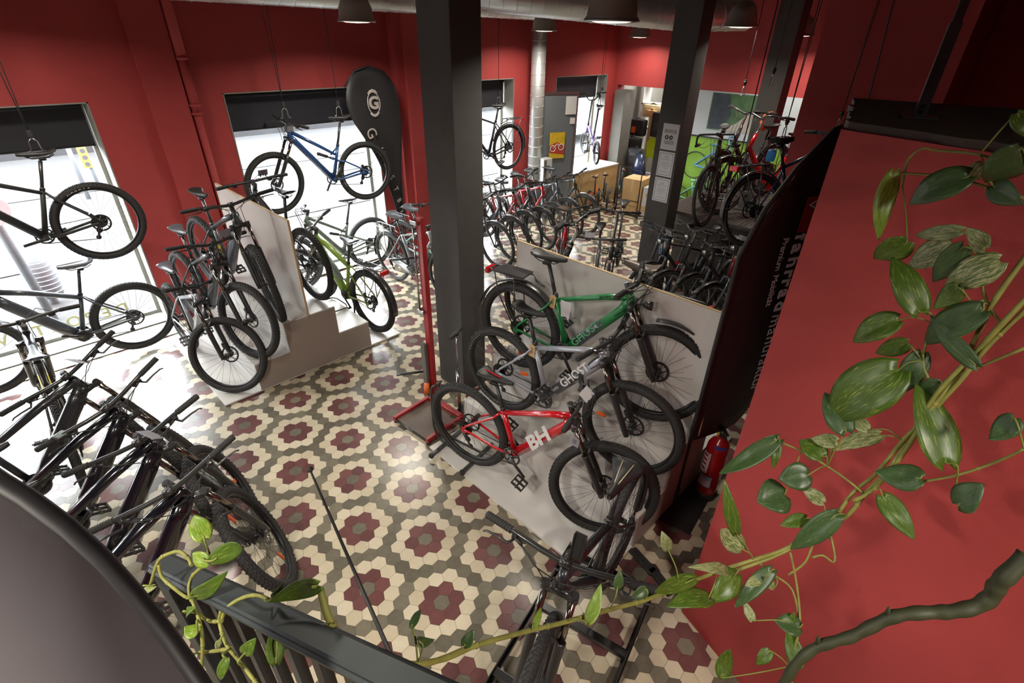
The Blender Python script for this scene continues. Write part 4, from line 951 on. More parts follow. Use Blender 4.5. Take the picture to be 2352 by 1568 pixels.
# ------------------------------------------------------------------ bicycles on the right podium
GR = 'bicycles on the right podium'
BH = bike('glossy red hardtail mountain bike with white two-letter logo, rear wheel in a black stand', 'mtb', (0.868, -1.052), -79.5, 'red', 0.03, 0, 21, ov=dict(hl=0.06, post=0.60, sl=0.38), group=GR, grip='rubber', crank=-38,
          text_=[('BH', 0.14, 0.46, 'white', -1, dict(bold=0.006, sx=1.35, shear=0.25))], forkm='black')
text('lettering', 'SPIKE', 0.022, M['white'], BH['o'], (BH['H1']*0.6 + BH['st1']*0.4) + Vector((0, -0.0245, -0.02)), (BH['H1'] - BH['st1']), (0, 0, 1), shear=0.2)
mb = MB(); mb.prism([(0.08, -0.010), (-0.10, 0.010), (-0.095, 0.018), (0.08, -0.002)], BH['sp'] + Vector((-0.03, 0, 0.052)), (1, 0, 0), (0, 1, 0), (0, 0, 1), 0.004); obj('saddle_stripe', mb, M['red'], BH['o'])
GREY = bike('silver-grey hardtail mountain bike with dark block lettering on the lower step', 'mtb', (1.247, -0.998), -83.6, 'greyframe', 0.322, 0, 4, mid=True, ov=dict(hl=0.07, post=0.66), group=GR, crank=62, ring=0.085,
            text_=[('GHOST', 0.085, 0.55, 'white', -1, dict(bold=0.002, sx=1.1)), ('KATO', 0.03, 0.22, 'white', -1, dict())], accent='slate')
text('lettering', 'GHOST', 0.026, M['white'], GREY['o'], (GREY['st1']*0.72 + Vector((0, 0, 0.365))*0.28) + Vector((0, -0.045, -0.03)), (GREY['st1'] - Vector((0, 0, 0.365))), (0, 0, 1), bold=0.001)
arc_text(GREY, 'SCHWALBE', 0.026, 0.332, 165, 5.0)
arc_text(GREY, 'SCHWALBE', 0.026, 0.332, -95, 5.0)
GRN = bike('green hardtail mountain bike with rear rack and front light on the top step', 'mtb', (1.48, -0.98), -80.5, 'green', 0.632, 0, 11, mid=True, ov=dict(hl=0.07, post=0.69), group=GR, crank=-55, fender=False, rack=True, light='crown', motor=True,
           text_=[('GHOST', 0.075, 0.36, 'greenlight', -1, dict(bold=0.001, sx=1.2))], accent='slate')
text('lettering', 'KATO', 0.028, M['matte'], GRN['o'], (GRN['H1']*0.72 + GRN['st1']*0.28) + Vector((0, -0.026, -0.022)), (GRN['H1'] - GRN['st1']), (0, 0, 1), bold=0.001, sx=1.2, shear=0.2)
mb = MB(); zt = 2*0.365 + 0.08; mb.box((-0.07, 0, zt + 0.01), (0.27, 0.15, 0.008), None, 0.003); mb.cyl((-0.17, 0.05, zt + 0.014), (-0.17, 0.05, zt + 0.016), 0.012, n=14); obj('rack_plate', mb, M['black'], GRN['o'])
mb = MB(); h = Vector((GRN['wb'], 0, 0.365)); pr = [h + Vector((0.40*math.cos(R_(q)), 0, 0.40*math.sin(R_(q)))) for q in range(64, 104, 6)]; mb.tube(pr, 0.034, 8, ell=(1, 0.2), up=(0, 1, 0)); mb.v = [tuple(GRN['SR'] @ Vector(v)) for v in mb.v]; obj('mudguard', mb, M['black'], GRN['o'])
mb = MB(); h = Vector((0, 0, 0.365)); pr = [h + Vector((0.39*math.cos(R_(q)), 0, 0.39*math.sin(R_(q)))) for q in range(40, 170, 8)]; mb.tube(pr, 0.034, 8, ell=(1, 0.2), up=(0, 1, 0)); obj('mudguard', mb, M['black'], GRN['o'])
def hang_card(B, p, label, m, size=(0.05, 0.105), hang=0.03):
    w = B['base'] @ Vector(p); az = math.atan2(B['base'][1][0], B['base'][0][0])
    t = thing('hang_tag', label, 'tag', w, az, 'hang tags on the bicycles')
    mb = MB(); X = Matrix.Rotation(0.12, 3, 'Y')
    mb.prism([(-size[0]/2, -size[1]), (size[0]/2, -size[1]), (size[0]/2, -0.012), (size[0]/2 - 0.012, 0), (-size[0]/2 + 0.012, 0), (-size[0]/2, -0.012)], (0, -0.026, 0), X @ Vector((1, 0, 0)), X @ Vector((0, 0, 1)), (0, -1, 0), 0.0015); obj('card', mb, M[m], t)
    mb = MB(); mb.tube([(0, -0.026, -0.008), (0.01, 0.0, hang)], 0.0012, 5); obj('string', mb, M['white'], t)
    mb = MB(); [mb.box(X @ Vector((0, 0, -size[1]*(0.3 + 0.12*i))) + Vector((0, -0.0272, 0)), (size[0]*(0.5 - 0.1*(i % 2)), 0.0006, size[1]*0.05), X) for i in range(4)]; obj('printed_lines', mb, M['print_'], t)
hang_card(GREY, GREY['st1'] + Vector((0.0, 0, 0.0)), 'brown paper hang tag on the silver-grey mountain bike', 'kraft')
hang_card(GRN, GRN['st1'] + Vector((0.0, 0, 0.01)), 'brown paper hang tag on the green mountain bike', 'kraft')
hang_card(BH, BH['SR'] @ (BH['clamp'] + Vector((0.03, -0.26, -0.06))), 'small pale card hanging below the grip of the red mountain bike', 'cardg', (0.06, 0.07))
price_tag(BH, 'white price card clipped to the handlebar of the red mountain bike', (0.115, 0.075), 'cardw', (0.03, 0.10, 0.02), -0.95)
mb = MB(); w = GRN['base'] @ (GRN['st1'] + Vector((0.07, -0.03, -0.02)))
t = thing('booklet', 'white folded booklet tucked at the seat clamp of the green mountain bike', 'booklet', w, R_(-82.5)); mb.prism([(0, 0.02), (0.09, 0.015), (0.075, -0.13), (0.05, -0.10), (0.01, -0.11)], (0, -0.01, 0), (1, 0, 0), (0, 0, 1), (0, 1, 0), 0.003); obj('pages', mb, M['cardw'], t)
# black floor stand holding the red bike's rear wheel
t = thing('wheel_stand', 'black tubular floor stand holding the rear wheel of the red mountain bike', 'stand', (0.82, -0.43, 0.022), R_(-79.7))
for s in (-1, 1):
    mb = MB(); mb.tube([(0.10, s*0.045, 0.02), (-0.22, s*0.045, 0.02), (-0.30, s*0.045, 0.06), (-0.335, s*0.045, 0.16), (-0.335, s*0.045, 0.50), (-0.32, s*0.045, 0.56), (-0.29, s*0.03, 0.585)], 0.010, 10); obj('side_hoop', mb, M['black'], t)
mb = MB(); mb.tube([(-0.29, -0.03, 0.585), (-0.28, 0, 0.59), (-0.29, 0.03, 0.585)], 0.010, 10); obj('top_bow', mb, M['black'], t)
for x in (-0.22, 0.10):
    mb = MB(); mb.box((x, 0, 0.018), (0.028, 0.42, 0.024), None, 0.003); obj('crossbar', mb, M['black'], t)
    for s in (-1, 1): obj('foot_cap', MB().box((x, s*0.215, 0.018), (0.036, 0.03, 0.034), None, 0.005), M['matte'], t)
# bicycle behind the board
bike('black city bike with olive wide saddle behind the plywood divider board', 'step', (1.86, -0.80), 97, 'gun', 0.632, 0, 0, group=GR, saddle='wide', saddlem='saddlebrown', fender='black', rack=True, bar='riser', low=False)

# ------------------------------------------------------------------ bicycles on the window podium
GL = 'bicycles on the window podium'
E1 = bike('silver-framed hardtail with black fork at the front of the window podium', 'mtb', (-0.233, 2.356), -87.4, 'silver', 0.024, 0, 42, ov=dict(hl=0.08, post=0.66), group=GL, saddlem='saddlegrey', crank=20)
E2 = bike('black electric mountain bike with yellow decal on the middle step of the window podium', 'emtb', (-0.02, 2.32), -84, 'gun', 0.322, 0, 15, group=GL, saddlem='saddlegrey', pedals=True)
E3 = bike('black electric bike with knobbly tyres against the divider board, top step of window podium', 'emtb', (0.232, 2.292), -84, 'slate', 0.632, 0, -16, group=GL, battery='box', accent='gun')
arc_text(E3, 'MAXXIS', 0.03, 0.335, 165, 5, 'yellow')
F1 = bike('dark green full suspension bike on the far side of the divider board by the window', 'fs', (0.74, 2.43), 94, 'gun', 0.632, 0, 3, group=GL, tyre='rubber')
price_tag(E2, 'pale price card on the bar of the electric bike on the middle step', (0.10, 0.065), 'cardg', (0.0, 0.14, 0.07), -0.2)
price_tag(F1, 'grey price card on the bar of the dark green bike by the board', (0.10, 0.06), 'cardg', (0.02, -0.15, 0.06), -0.3)
t = thing('yellow_sticker', 'small yellow and red sticker card on the middle podium bicycle', 'sticker', E2['base'] @ (E2['clamp'] + Vector((0.03, 0.05, -0.05))), 0.2)
mb = MB(); mb.box((0, 0, 0), (0.004, 0.045, 0.07), None, 0.001); obj('card', mb, M['yellow'], t); mb = MB(); mb.box((-0.003, 0, -0.01), (0.002, 0.03, 0.02)); obj('print', mb, M['redprint'], t)

# ------------------------------------------------------------------ bicycles by the second window
G1 = bike('lime green electric mountain bike with rear rack and kickstand', 'emtb', (1.306, 2.435), 96.9, 'lime', 0.024, 0, 30, rack=True, stand=True, saddlem='saddlegrey', battery='box', accent='olive', fender=False, group='bicycles by the second window')
mb = MB(); h = Vector((0, 0, 0.368)); pr = [h + Vector((0.395*math.cos(R_(q)), 0, 0.395*math.sin(R_(q)))) for q in range(60, 196, 8)]; mb.tube(pr, 0.036, 8, ell=(1, 0.2), up=(0, 1, 0)); obj('mudguard', mb, M['black'], G1['o'])
price_tag(G1, 'pale price card on the handlebar of the lime green bike', (0.11, 0.09), 'cardw', (0.03, 0.05, -0.02), -0.2)
bike('olive grey full suspension bike standing along the second window', 'fs', (1.80, 3.46), 181, 'olive', 0.03, 0, -25, saddlem='saddlegrey', tyre='greyrubber', group='bicycles by the second window')
bike('silver grey trekking bike with fenders and exposed crank beside the teardrop flag', 'trek', (2.432, 2.375), -85.7, 'silver', 0.0, 4, 0, fender='black', rack='alu', chainguard='silver', saddle='wide', saddlem='saddlegrey', tyre='greyrubber', stand=True, bar='riser', group='bicycles by the second window')
bike('mint green city bike partly behind the red measuring stand', 'step', (2.86, 2.62), -84, 'mint', 0.0, 4, 0, fender='black', rack=True, saddle='wide', saddlem='saddlegrey', bar='city', group='bicycles by the second window')

# ------------------------------------------------------------------ hanging bicycles and their hoists
A1 = bike('black hardtail mountain bike hanging in the front left window', 'mtb', (-1.11, 3.30), 180, 'matte', 1.01, 0, 0, name='mountain_bike', group='bicycles hanging from the ceiling', crank=172, pedals=False)
arc_text(A1, 'MAXXIS', 0.034, 0.328, 62, 6, 'white', side=1)
H1b = bike('blue full suspension bike hanging in front of the second window', 'fs', (1.80, 3.42), 173.5, 'blue', 1.045, 0, 12, group='bicycles hanging from the ceiling', crank=-62, pedals=False)
arc_text(H1b, 'MAXXIS', 0.034, 0.328, -25, 5.5, 'white', side=1)
arc_text(H1b, 'MAXXIS', 0.034, 0.328, -25, 5.5, 'white', front=True, side=1)
price_tag(H1b, 'grey price card on the stem of the hanging blue bike', (0.10, 0.07), 'cardg', (0.0, 0.02, -0.06), 0.2, 1.2)
V1 = bike('black trekking bike hanging in the window behind the big charcoal pillar', 'trek', (4.43, 3.30), 180, 'gun', 1.07, 0, 0, fender='black', rack=True, group='bicycles hanging from the ceiling', stand=False)
V2 = bike('purple folding bike hanging in the corner window', 'fold', (7.30, 3.36), 50, 'purple', 0.93, 0, 10, group='bicycles hanging from the ceiling', bar='fold', knob=False)
U3 = bike('dark blue trekking bike with rack and chain case hanging before the plain red wall', 'trek', (4.45, -1.34), -25, 'darkblue', 1.20, -8, 0, group='bicycles hanging from the ceiling', bar='flat', saddle='wide', fender='black', rack=True, chainguard='matte')
def hoist(p, label, double=True, zc=CZ, spread=0.05, hook=True):
    t = thing('bike_hoist', label, 'hoist', p, 0, 'ceiling hoists with ropes')
    mb = MB(); L = zc - p[2]
    for s in ((-1, 1) if double else (0,)): mb.tube([(0, 0, 0.10), (s*spread, 0, L)], 0.004, 5)
    obj('rope', mb, M['matte'], t)
    mb = MB(); mb.box((0, 0, 0.09), (0.03, 0.022, 0.06), None, 0.008); mb.cyl((0, -0.012, 0.09), (0, 0.012, 0.09), 0.02, n=14); obj('pulley_block', mb, M['matte'], t)
    if hook:
        for s in (-1, 1):
            mb = MB(); mb.tube([(0, 0, 0.06), (s*0.03, 0, 0.03), (s*0.035, 0, -0.03), (s*0.045, 0, -0.05), (s*0.065, 0, -0.045)], 0.005, 7); obj('hook', mb, M['alu'], t)
wp = lambda B, v: B['base'] @ Vector(v)
def up(v, d): return (v[0], v[1], v[2] + d)
hoist(up(wp(A1, A1['sp']), 0.10), 'rope hoist with hooks under the saddle of the hanging black bike')
hoist(up(wp(H1b, H1b['SR'] @ H1b['clamp']), 0.10), 'rope hoist holding the handlebar of the hanging blue bike')
hoist(up(wp(H1b, H1b['sp']), 0.10), 'rope hoist holding the saddle of the hanging blue bike', False)
hoist(up(wp(V1, V1['sp']), 0.10), 'rope hoist holding the saddle of the bike behind the big pillar', False)
hoist(up(wp(V2, V2['sp']), 0.10), 'rope hoist above the purple folding bike', False)
hoist((7.98, 3.70, 2.02), 'empty rope hoist with open hooks at the white window reveal', False)
hoist(up(wp(U3, U3['SR'] @ U3['clamp']), 0.10), 'twin rope hoist on the handlebar of the hanging dark blue bike')
hoist(up(wp(U3, U3['sp']), 0.10), 'twin rope hoist on the saddle of the hanging dark blue bike', True)
hoist((5.6, -0.05, 2.45), 'empty rope hoist with hooks in front of the third pillar', False)
hoist((4.86, -0.62, 2.62), 'empty rope hoist with curled hook beside the plain red wall', False)
t = thing('rope', 'long black rope hanging straight down in front of the second pillar', 'rope', (4.66, -0.56, 0.9)); mb = MB(); mb.tube([(0, 0, 0), (0.02, 0, CZ - 0.9)], 0.006, 6); obj('cord', mb, M['matte'], t)
t = thing('rope', 'single thin black rope hanging in front of the plain red wall', 'rope', (2.6, -2.02, 2.55)); mb = MB(); mb.tube([(0, 0, 0), (-0.05, 0.1, CZ - 2.55)], 0.004, 6); obj('cord', mb, M['matte'], t)

# ------------------------------------------------------------------ row of dark electric mountain bikes, front left
B_ = bike('grey electric full suspension bike standing at the front left window sill', 'emtb', (-1.19, 3.22), 180, 'slate', 0.03, 0, 0, saddlem='saddlegrey', tyre='rubber', crank=205, pedals=False)
GC = 'row of dark electric mountain bikes'
C1 = bike('black electric mountain bike, farthest of the dark front row, with mirror', 'emtb', (-1.517, 1.144), 8, 'gun', 0, 0, -95, group=GC, pitch=0, saddlem='saddle')
C2 = bike('black electric mountain bike with round bar display, second from the window in the dark row', 'emtb', (-1.405, 0.586), 8, 'navy', 0, 0, -97, group=GC)
C3 = bike('dark navy electric mountain bike with price card, beside the nearest of the dark row', 'emtb', (-1.336, 0.125), 8, 'navy', 0, 0, -113, mid=True, group=GC)
C4 = bike('dark navy electric mountain bike with orange reflectors, nearest of the dark row', 'emtb', (-1.324, -0.392), 10.2, 'navy', 0, 0, -112, mid=True, group=GC)
for B, lab, off, yw in ((C1, 'dark price card on the bar of the farthest dark row bike', (0.02, 0.12, 0.08), 0.3), (C3, 'dark price card above the bar of the third dark row bike', (0.03, 0.10, 0.06), 0.2), (C4, 'dark card hanging under the bar of the nearest dark row bike', (0.0, -0.22, -0.06), 0.6)):
    price_tag(B, lab, (0.14, 0.07), 'cardg' if B is not C4 else 'matte', off, -1.0, yw)
t = thing('bike_computer', 'small square display on the bar of the second dark row bike', 'display', C2['base'] @ (C2['SR'] @ (C2['clamp'] + Vector((-0.02, -0.25, 0.03)))), 0.5)
mb = MB(); mb.box((0, 0, 0), (0.07, 0.06, 0.02), None, 0.006); obj('case', mb, M['black'], t); mb = MB(); mb.box((0, 0, 0.0105), (0.05, 0.045, 0.002)); obj('screen', mb, M['olive'], t)
D1 = bike('black and yellow mountain bike seen from behind, left of the dark row', 'mtb', (-1.47, 1.95), 90, 'gun', 0, 6, 10, saddlem='saddlegrey', accent='yellow', fender=False, crank=5)
# ------------------------------------------------------------------ foreground bike in a rack
Q = bike('black mountain bike directly below the railing, front wheel towards the viewer', 'mtb', (0.245, -2.0), 192, 'gun', 0.11, 0, 8, saddle='wide', crank=30, ov=dict(barw=0.385, post=0.62, sl=0.40), forkm='black')
mb = MB(); sp = Q['sp']; mb.tube([sp + Vector((0.10, 0.004, 0.048)), sp + Vector((-0.10, 0.03, 0.062))], 0.003, 5); mb.tube([sp + Vector((0.10, -0.004, 0.048)), sp + Vector((-0.10, -0.03, 0.062))], 0.003, 5); obj('saddle_piping', mb, M['cream'], Q['o'])
t = thing('bike_rack', 'flat steel floor rack below the black bike near the railing', 'rack', (0.2, -2.0, 0), R_(13))
for s in (-1, 1):
    mb = MB(); mb.box((-0.15, s*0.285, 0.09), (1.45, 0.006, 0.045)); mb.box((-0.15, s*0.28, 0.068), (1.45, 0.03, 0.005)); obj('side_rail', mb, M['darksteel'], t)
for x in (-0.8, -0.35, 0.1, 0.52):
    mb = MB(); mb.box((x, 0, 0.085), (0.045, 0.57, 0.03), None, 0.003); obj('crossbar', mb, M['darksteel'], t)
    for s in (-1, 1): obj('leg', MB().box((x, s*0.27, 0.034), (0.03, 0.02, 0.068)), M['darksteel'], t)
t = thing('phone_holder', 'black slotted phone holder bracket above the stem of the bike below the railing', 'holder', Q['base'] @ (Q['clamp'] + Vector((-0.04, 0.04, 0.02))), R_(195))
mb = MB(); X = Matrix.Rotation(-0.35, 3, 'Y'); mb.box((0, 0, 0.06), (0.006, 0.05, 0.12), X); mb.box((0.01, 0.024, 0.06), (0.02, 0.004, 0.12), X); mb.box((0.01, -0.024, 0.06), (0.02, 0.004, 0.12), X); obj('bracket', mb, M['black'], t)

# ------------------------------------------------------------------ middle group beyond the big pillar
GM = 'trekking bikes lined up beyond the big pillar'
rows = [(5.90, 2.32, 'gun', 'trek', 'black trekking bike at the far end of the middle line', -96, 'flat', None), (5.47, 2.34, 'slate', 'trek', 'slate diamond-frame trekking bike, second from the far end of the middle line', -96, 'flat', None),
        (5.10, 2.34, 'red', 'trek', 'bright red trekking bike in the middle line', -97, 'riser', None), (4.76, 2.32, 'gun', 'step', 'charcoal trekking bike with bent stem beside the bright red one', -95, 'riser', 'box'),
        (4.44, 2.32, 'darkred', 'trek', 'dark red trekking bike in the middle line', -95, 'flat', None), (4.10, 2.30, 'slate', 'step', 'slate city bike with battery near the pillar side of the middle line', -93, 'city', 'box'), (3.74, 2.25, 'gun', 'trek', 'black trekking bike closest to the big pillar in the middle line', -92, 'riser', None)]
for (x, y, p, k, lab, az, bar, bat) in rows:
    d = Vector((math.cos(R_(az)), math.sin(R_(az)))); c = Vector((x, y)) - d*0.55
    bt = bike(lab, k, (c.x, c.y), az, p, 0, 5, 4, group=GM, fender='black', rack=(k == 'step'), bar=bar, rimm='rim', spoke='steel', low=False, saddle='wide', saddlem='saddlegrey' if x < 4.5 else 'saddle', battery=bat, accent='matte' if bat else None, stand=True)
price_tag(bt, 'white price card on the bar of the bike closest to the big pillar', (0.10, 0.08), 'cardw', (0.02, -0.05, 0.06), -0.2)

# folding and city bikes right of the aisle
GF = 'folding bikes beside the second pillar'
bike('red cruiser frame with brown grips and curved chrome stem behind the divider board', 'step', (3.95, 1.22), 222, 'red', 0, 0, -12, group=GF, bar='city', grip='brown', saddlem='brown', saddle='wide')
bike('black folding bike with tall stem, closest to the cardboard boxes', 'fold', (4.68, 0.86), 205, 'matte', 0, 0, 8, group=GF, bar='flat', ov=dict(barw=0.29))
FB = bike('slate folding bike with flat bar behind the plywood divider board', 'fold', (3.62, 0.42), 215, 'slate', 0, 0, 0, group=GF, bar='flat', ov=dict(barw=0.29))
price_tag(FB, 'pale price card on the slate folding bike', (0.11, 0.06), 'cardg', (0.03, -0.12, 0.05), -0.5)
bike('red folding bike at the foot of the second pillar', 'fold', (4.55, -0.02), 170, 'red', 0, 0, 6, group=GF, bar='flat')

# dark row of city bikes
GT = 'black city bikes in the dark row'
trow = [(4.10, -0.10, 'matte', 'black city bike next to the second pillar in the dark row', False), (4.04, -0.38, 'matte', 'black city bike with silver rims, second from the pillar', True), (4.15, -0.63, 'gun', 'charcoal city bike in the middle of the dark row', True),
        (4.08, -0.90, 'darkred', 'black city bike with dark red fork near the flag banner', True), (3.98, -1.26, 'green', 'city bike with green cables and white tyres beside the flag banner', True)]
for i, (x, y, p, lab, sil) in enumerate(trow):
    d = Vector((math.cos(R_(160)), math.sin(R_(160)))); c = Vector((x - 0.12, y)) - d*0.56
    bt = bike(lab, 'step' if i % 2 else 'trek', (c.x, c.y), 160, p, 0, 4, 0, group=GT, fender='black' if i < 4 else None, rack=True, rimm='rimsilver' if sil else 'rim', bar='riser', low=False, saddle='wide', tyre='greyrubber' if i == 4 else 'rubber', light=True, fork='rigid', forkm='slate')
    if i in (0, 3): price_tag(bt, 'pale price card on the handlebar beside the second pillar' if i == 0 else 'pale price card on the handlebar next to the flag banner', (0.11, 0.07), 'cardg', (0.03, 0.06, 0.05), -0.4, 3.1)
t = thing('leaflet', 'blue and white leaflet hanging on the first bike of the dark row', 'leaflet', (4.34, -0.02, 0.80), R_(200)); mb = MB(); mb.box((0, 0, 0), (0.003, 0.085, 0.20)); obj('sheet', mb, M['stickerw'], t)
obj('print', MB().box((0.002, 0, -0.06), (0.002, 0.083, 0.07)), M['posterblue'], t); obj('print', MB().box((0.002, 0, 0.085), (0.002, 0.083, 0.02)), M['posterblue'], t)
t = thing('pannier_bag', 'bright yellow-green pannier bag at the end of the divider board', 'bag', (2.56, -1.60, 0.52), R_(60))
mb = MB(); mb.box((0, 0, 0), (0.26, 0.13, 0.22), Matrix.Rotation(0.3, 3, 'X'), 0.05); mb.tube([(-0.1, 0, 0.11), (0.1, 0, 0.13)], 0.035, 10); obj('bag_body', mb, M['neon'], t); mb = MB(); mb.box((0, -0.07, 0.02), (0.025, 0.008, 0.2)); obj('strap', mb, M['matte'], t)

# ------------------------------------------------------------------ raised deck with bikes in front of the mural
t = thing('raised_deck', 'dark ribbed deck with a slope rising in front of the green mural', 'deck', (6.7, 0, 0))
mb = MB(); mb.box2((-1.7, -0.84, 1.02), (1.72, 0.45, 1.055)); obj('deck_top', mb, M['rampwood'], t)
mb = MB(); [mb.box2((-1.69, y_, 1.055), (1.72, y_ + 0.012, 1.059)) for y_ in [-0.8 + 0.05*k for k in range(25)]]; obj('ribs', mb, M['rampwood'], t)
mb = MB(); mb.box2((-1.15, -0.84, 0), (-1.11, 0.45, 1.02)); obj('front_panel', mb, M['rampwood'], t)
mb = MB(); mb.prism([(1.86, 0.0), (1.86, 0.10), (0.45, 1.055), (0.45, 0.0)], (1.0, 0, 0), (0, 1, 0), (0, 0, 1), (1, 0, 0), 1.44); obj('slope', mb, M['rampwood'], t)
bike('black trekking bike with drop bars standing at the edge of the raised deck', 'trek', (5.15, -0.10), 202, 'gun', 1.06, 0, -20, bar='drop', group='bikes on the raised deck')
bike('red city bike with swept chrome bars on the raised deck', 'step', (5.75, -0.50), 150, 'red', 1.06, 0, 0, fender='black', rack=True, group='bikes on the raised deck', bar='city')
bike('black city bike with wide bars behind the red one on the raised deck', 'step', (6.10, -0.10), 165, 'gun', 1.06, 0, 10, fender='black', rack=True, group='bikes on the raised deck', bar='city')
t = thing('info_plate', 'rounded grey info plate on the rear wheel of the hanging dark blue bike', 'sign', U3['base'] @ Vector((-0.02, 0.09, 0.44)), R_(20)); mb = MB(); mb.prism([(-0.05, -0.08), (0.05, -0.08), (0.05, 0.04)] + [(0.05*math.cos(PI*k/10), 0.04 + 0.05*math.sin(PI*k/10)) for k in range(1, 10)] + [(-0.05, 0.04)], (0, 0, 0), (0, 1, 0), (0, 0, 1), (1, 0, 0), 0.008); obj('plate', mb, M['alu'], t)
mb = MB(); mb.cyl((-0.010, 0, 0.04), (0.010, 0, 0.04), 0.016, n=16); obj('lock', mb, M['matte'], t)
t = thing('saddle_bag', 'small blue bag under the saddle of the hanging dark blue bike', 'bag', U3['base'] @ (U3['sp'] + Vector((-0.10, 0, -0.10))), 0.3); mb = MB(); mb.box((0, 0, 0), (0.14, 0.08, 0.10), None, 0.03); obj('bag_body', mb, M['bluecloth'], t)
t = thing('orange_lock', 'orange folding lock hanging at the handlebars before the mural', 'lock', (6.3, -0.15, 1.95), 0.4); mb = MB(); mb.tube([(0, 0, 0), (0, 0.05, 0.1), (0, 0.02, 0.2), (0, -0.06, 0.22)], 0.022, 8); obj('loop', mb, M['orangep'], t)

# ------------------------------------------------------------------ mural on the back wall
t = thing('mural', 'large green printed mural with blue bicycle and a road photograph', 'mural', (BX - 0.01, 1.0, 0))
mb = MB(); mb.box2((-0.004, -0.9, 0.0), (0.004, 0.92, 1.44)); obj('green_print', mb, M['postergreen'], t)
mb = MB(); mb.box2((-0.004, -0.9, 1.44), (0.004, 0.92, 2.2)); obj('sky_print', mb, M['posterwhite'], t)
mb = MB(); mb.prism([(0.62, 1.58), (0.62, 2.18), (-0.5, 2.18), (-0.5, 1.58)], (-0.006, 0, 0), (0, 1, 0), (0, 0, 1), (1, 0, 0), 0.004); obj('trees_print', mb, M['treegreen'], t)
mb = MB(); mb.prism([(0.60, 1.6), (0.60, 2.17), (0.30, 2.17), (0.22, 1.85), (0.33, 1.6)], (-0.009, 0, 0), (0, 1, 0), (0, 0, 1), (1, 0, 0), 0.003); obj('dark_trees_print', mb, M['treedark'], t)
mb = MB(); mb.prism([(0.40, 1.58), (0.10, 1.72), (-0.12, 1.92), (-0.2, 1.95), (-0.30, 1.58)], (-0.011, 0, 0), (0, 1, 0), (0, 0, 1), (1, 0, 0), 0.003); obj('road_print', mb, M['roadgrey'], t)
mb = MB(); mb.box2((-0.02, -0.9, 1.43), (-0.008, 0.92, 1.455)); obj('seam_rail', mb, M['darksteel'], t)
def flat_bike(cy, cz, s, m, flip=1):
    mb = MB(); mb2 = MB(); mb3 = MB(); x = -0.013
    q = lambda a, b: (x, cy - flip*a*s, cz + b*s)
    for a, mbx in ((-0.5, mb2), (0.5, mb3)):
        mbx.ring(q(a, 0), (1, 0, 0), 0.33*s, 0.012*s, 36, 5)
    mb.tube([q(-0.15, 0.56), q(0.12, 0.56)], 0.02*s, 5); mb.tube([q(0.28, 0.78), q(0.52, 0.86)], 0.018*s, 5); mb.cyl((x - 0.002, cy, cz - 0.06*s), (x + 0.002, cy, cz - 0.06*s), 0.11*s, n=16)
    for a, b in (((-0.5, 0), (0, -0.06)), ((0, -0.06), (-0.08, 0.5)), ((0, -0.06), (0.34, 0.34)), ((-0.06, 0.36), (0.33, 0.44)), ((-0.5, 0), (-0.06, 0.36)), ((0.28, 0.72), (0.5, 0))): mb.tube([q(*a), q(*b)], 0.022*s, 6)
    obj('bicycle_print', mb, M[m], t); obj('wheel_print', mb2, M['print_'], t); obj('wheel_print', mb3, M['print_'], t)
flat_bike(0.35, 0.93, 0.72, 'posterblue'); flat_bike(0.62, 0.30, 0.62, 'mint')

# ------------------------------------------------------------------ accessory room seen through the opening
t = thing('shelf_unit', 'white grid shelf unit in the accessory room', 'shelf', (9.75, 3.2, 0), 0)
mb = MB()
for y in (-0.78, -0.12, 0.55): mb.box((0, y, 1.1), (0.32, 0.03, 2.2))
for z in (0.25, 0.75, 1.25, 1.75, 2.18): mb.box((0, -0.1, z), (0.32, 1.4, 0.03))
obj('grid_frame', mb, M['white'], t)
def bag(name, label, p, d, m, rz=0.0):
    t = thing(name, label, 'bag', p, rz, 'bags in the accessory room')
    mb = MB(); mb.box((0, 0, d[2]/2), d, None, min(d)*0.3); obj('bag_body', mb, M[m], t)
    mb = MB(); mb.tube([(-d[0]*0.1, -d[1]*0.2, d[2]*0.97), (-d[0]*0.1, 0, d[2]*1.12), (-d[0]*0.1, d[1]*0.2, d[2]*0.97)], 0.01, 6); obj('handle', mb, M['matte'], t)
    mb = MB(); mb.box((-d[0]*0.5, 0, d[2]*0.45), (0.02, d[1]*0.6, d[2]*0.35), None, 0.008); obj('pocket', mb, M['matte' if m != 'cream' else 'kraft'], t)
bag('messenger_bag', 'cream messenger bag on the upper shelf of the accessory room', (9.6, 3.45, 1.49), (0.22, 0.42, 0.26), 'cream')
bag('backpack', 'black backpack hanging in front of the white shelf unit', (9.35, 3.05, 1.15), (0.22, 0.42, 0.50), 'clothblack')
bag('shoulder_bag', 'black bag with orange patch left on the shelf unit', (9.35, 3.62, 1.12), (0.2, 0.36, 0.34), 'clothblack')
bag('backpack', 'dark purple-trimmed backpack below the orange patch bag', (9.2, 3.60, 0.66), (0.22, 0.36, 0.44), 'clothblack', 0.2)
bag('pannier', 'grey roll-top pannier at the opening to the accessory room', (8.75, 3.22, 0.62), (0.24, 0.34, 0.36), 'gun', 0.2)
bag('duffel_bag', 'dark brown bag on the right of the shelf unit', (9.6, 2.55, 1.79), (0.22, 0.34, 0.3), 'wood')
t = thing('orange_patch', 'orange patch card on the black bag of the accessory shelf', 'label', (9.235, 3.66, 1.22)); mb = MB(); mb.box((0, 0, 0.03), (0.012, 0.10, 0.12), None, 0.003); obj('card', mb, M['orangep'], t)
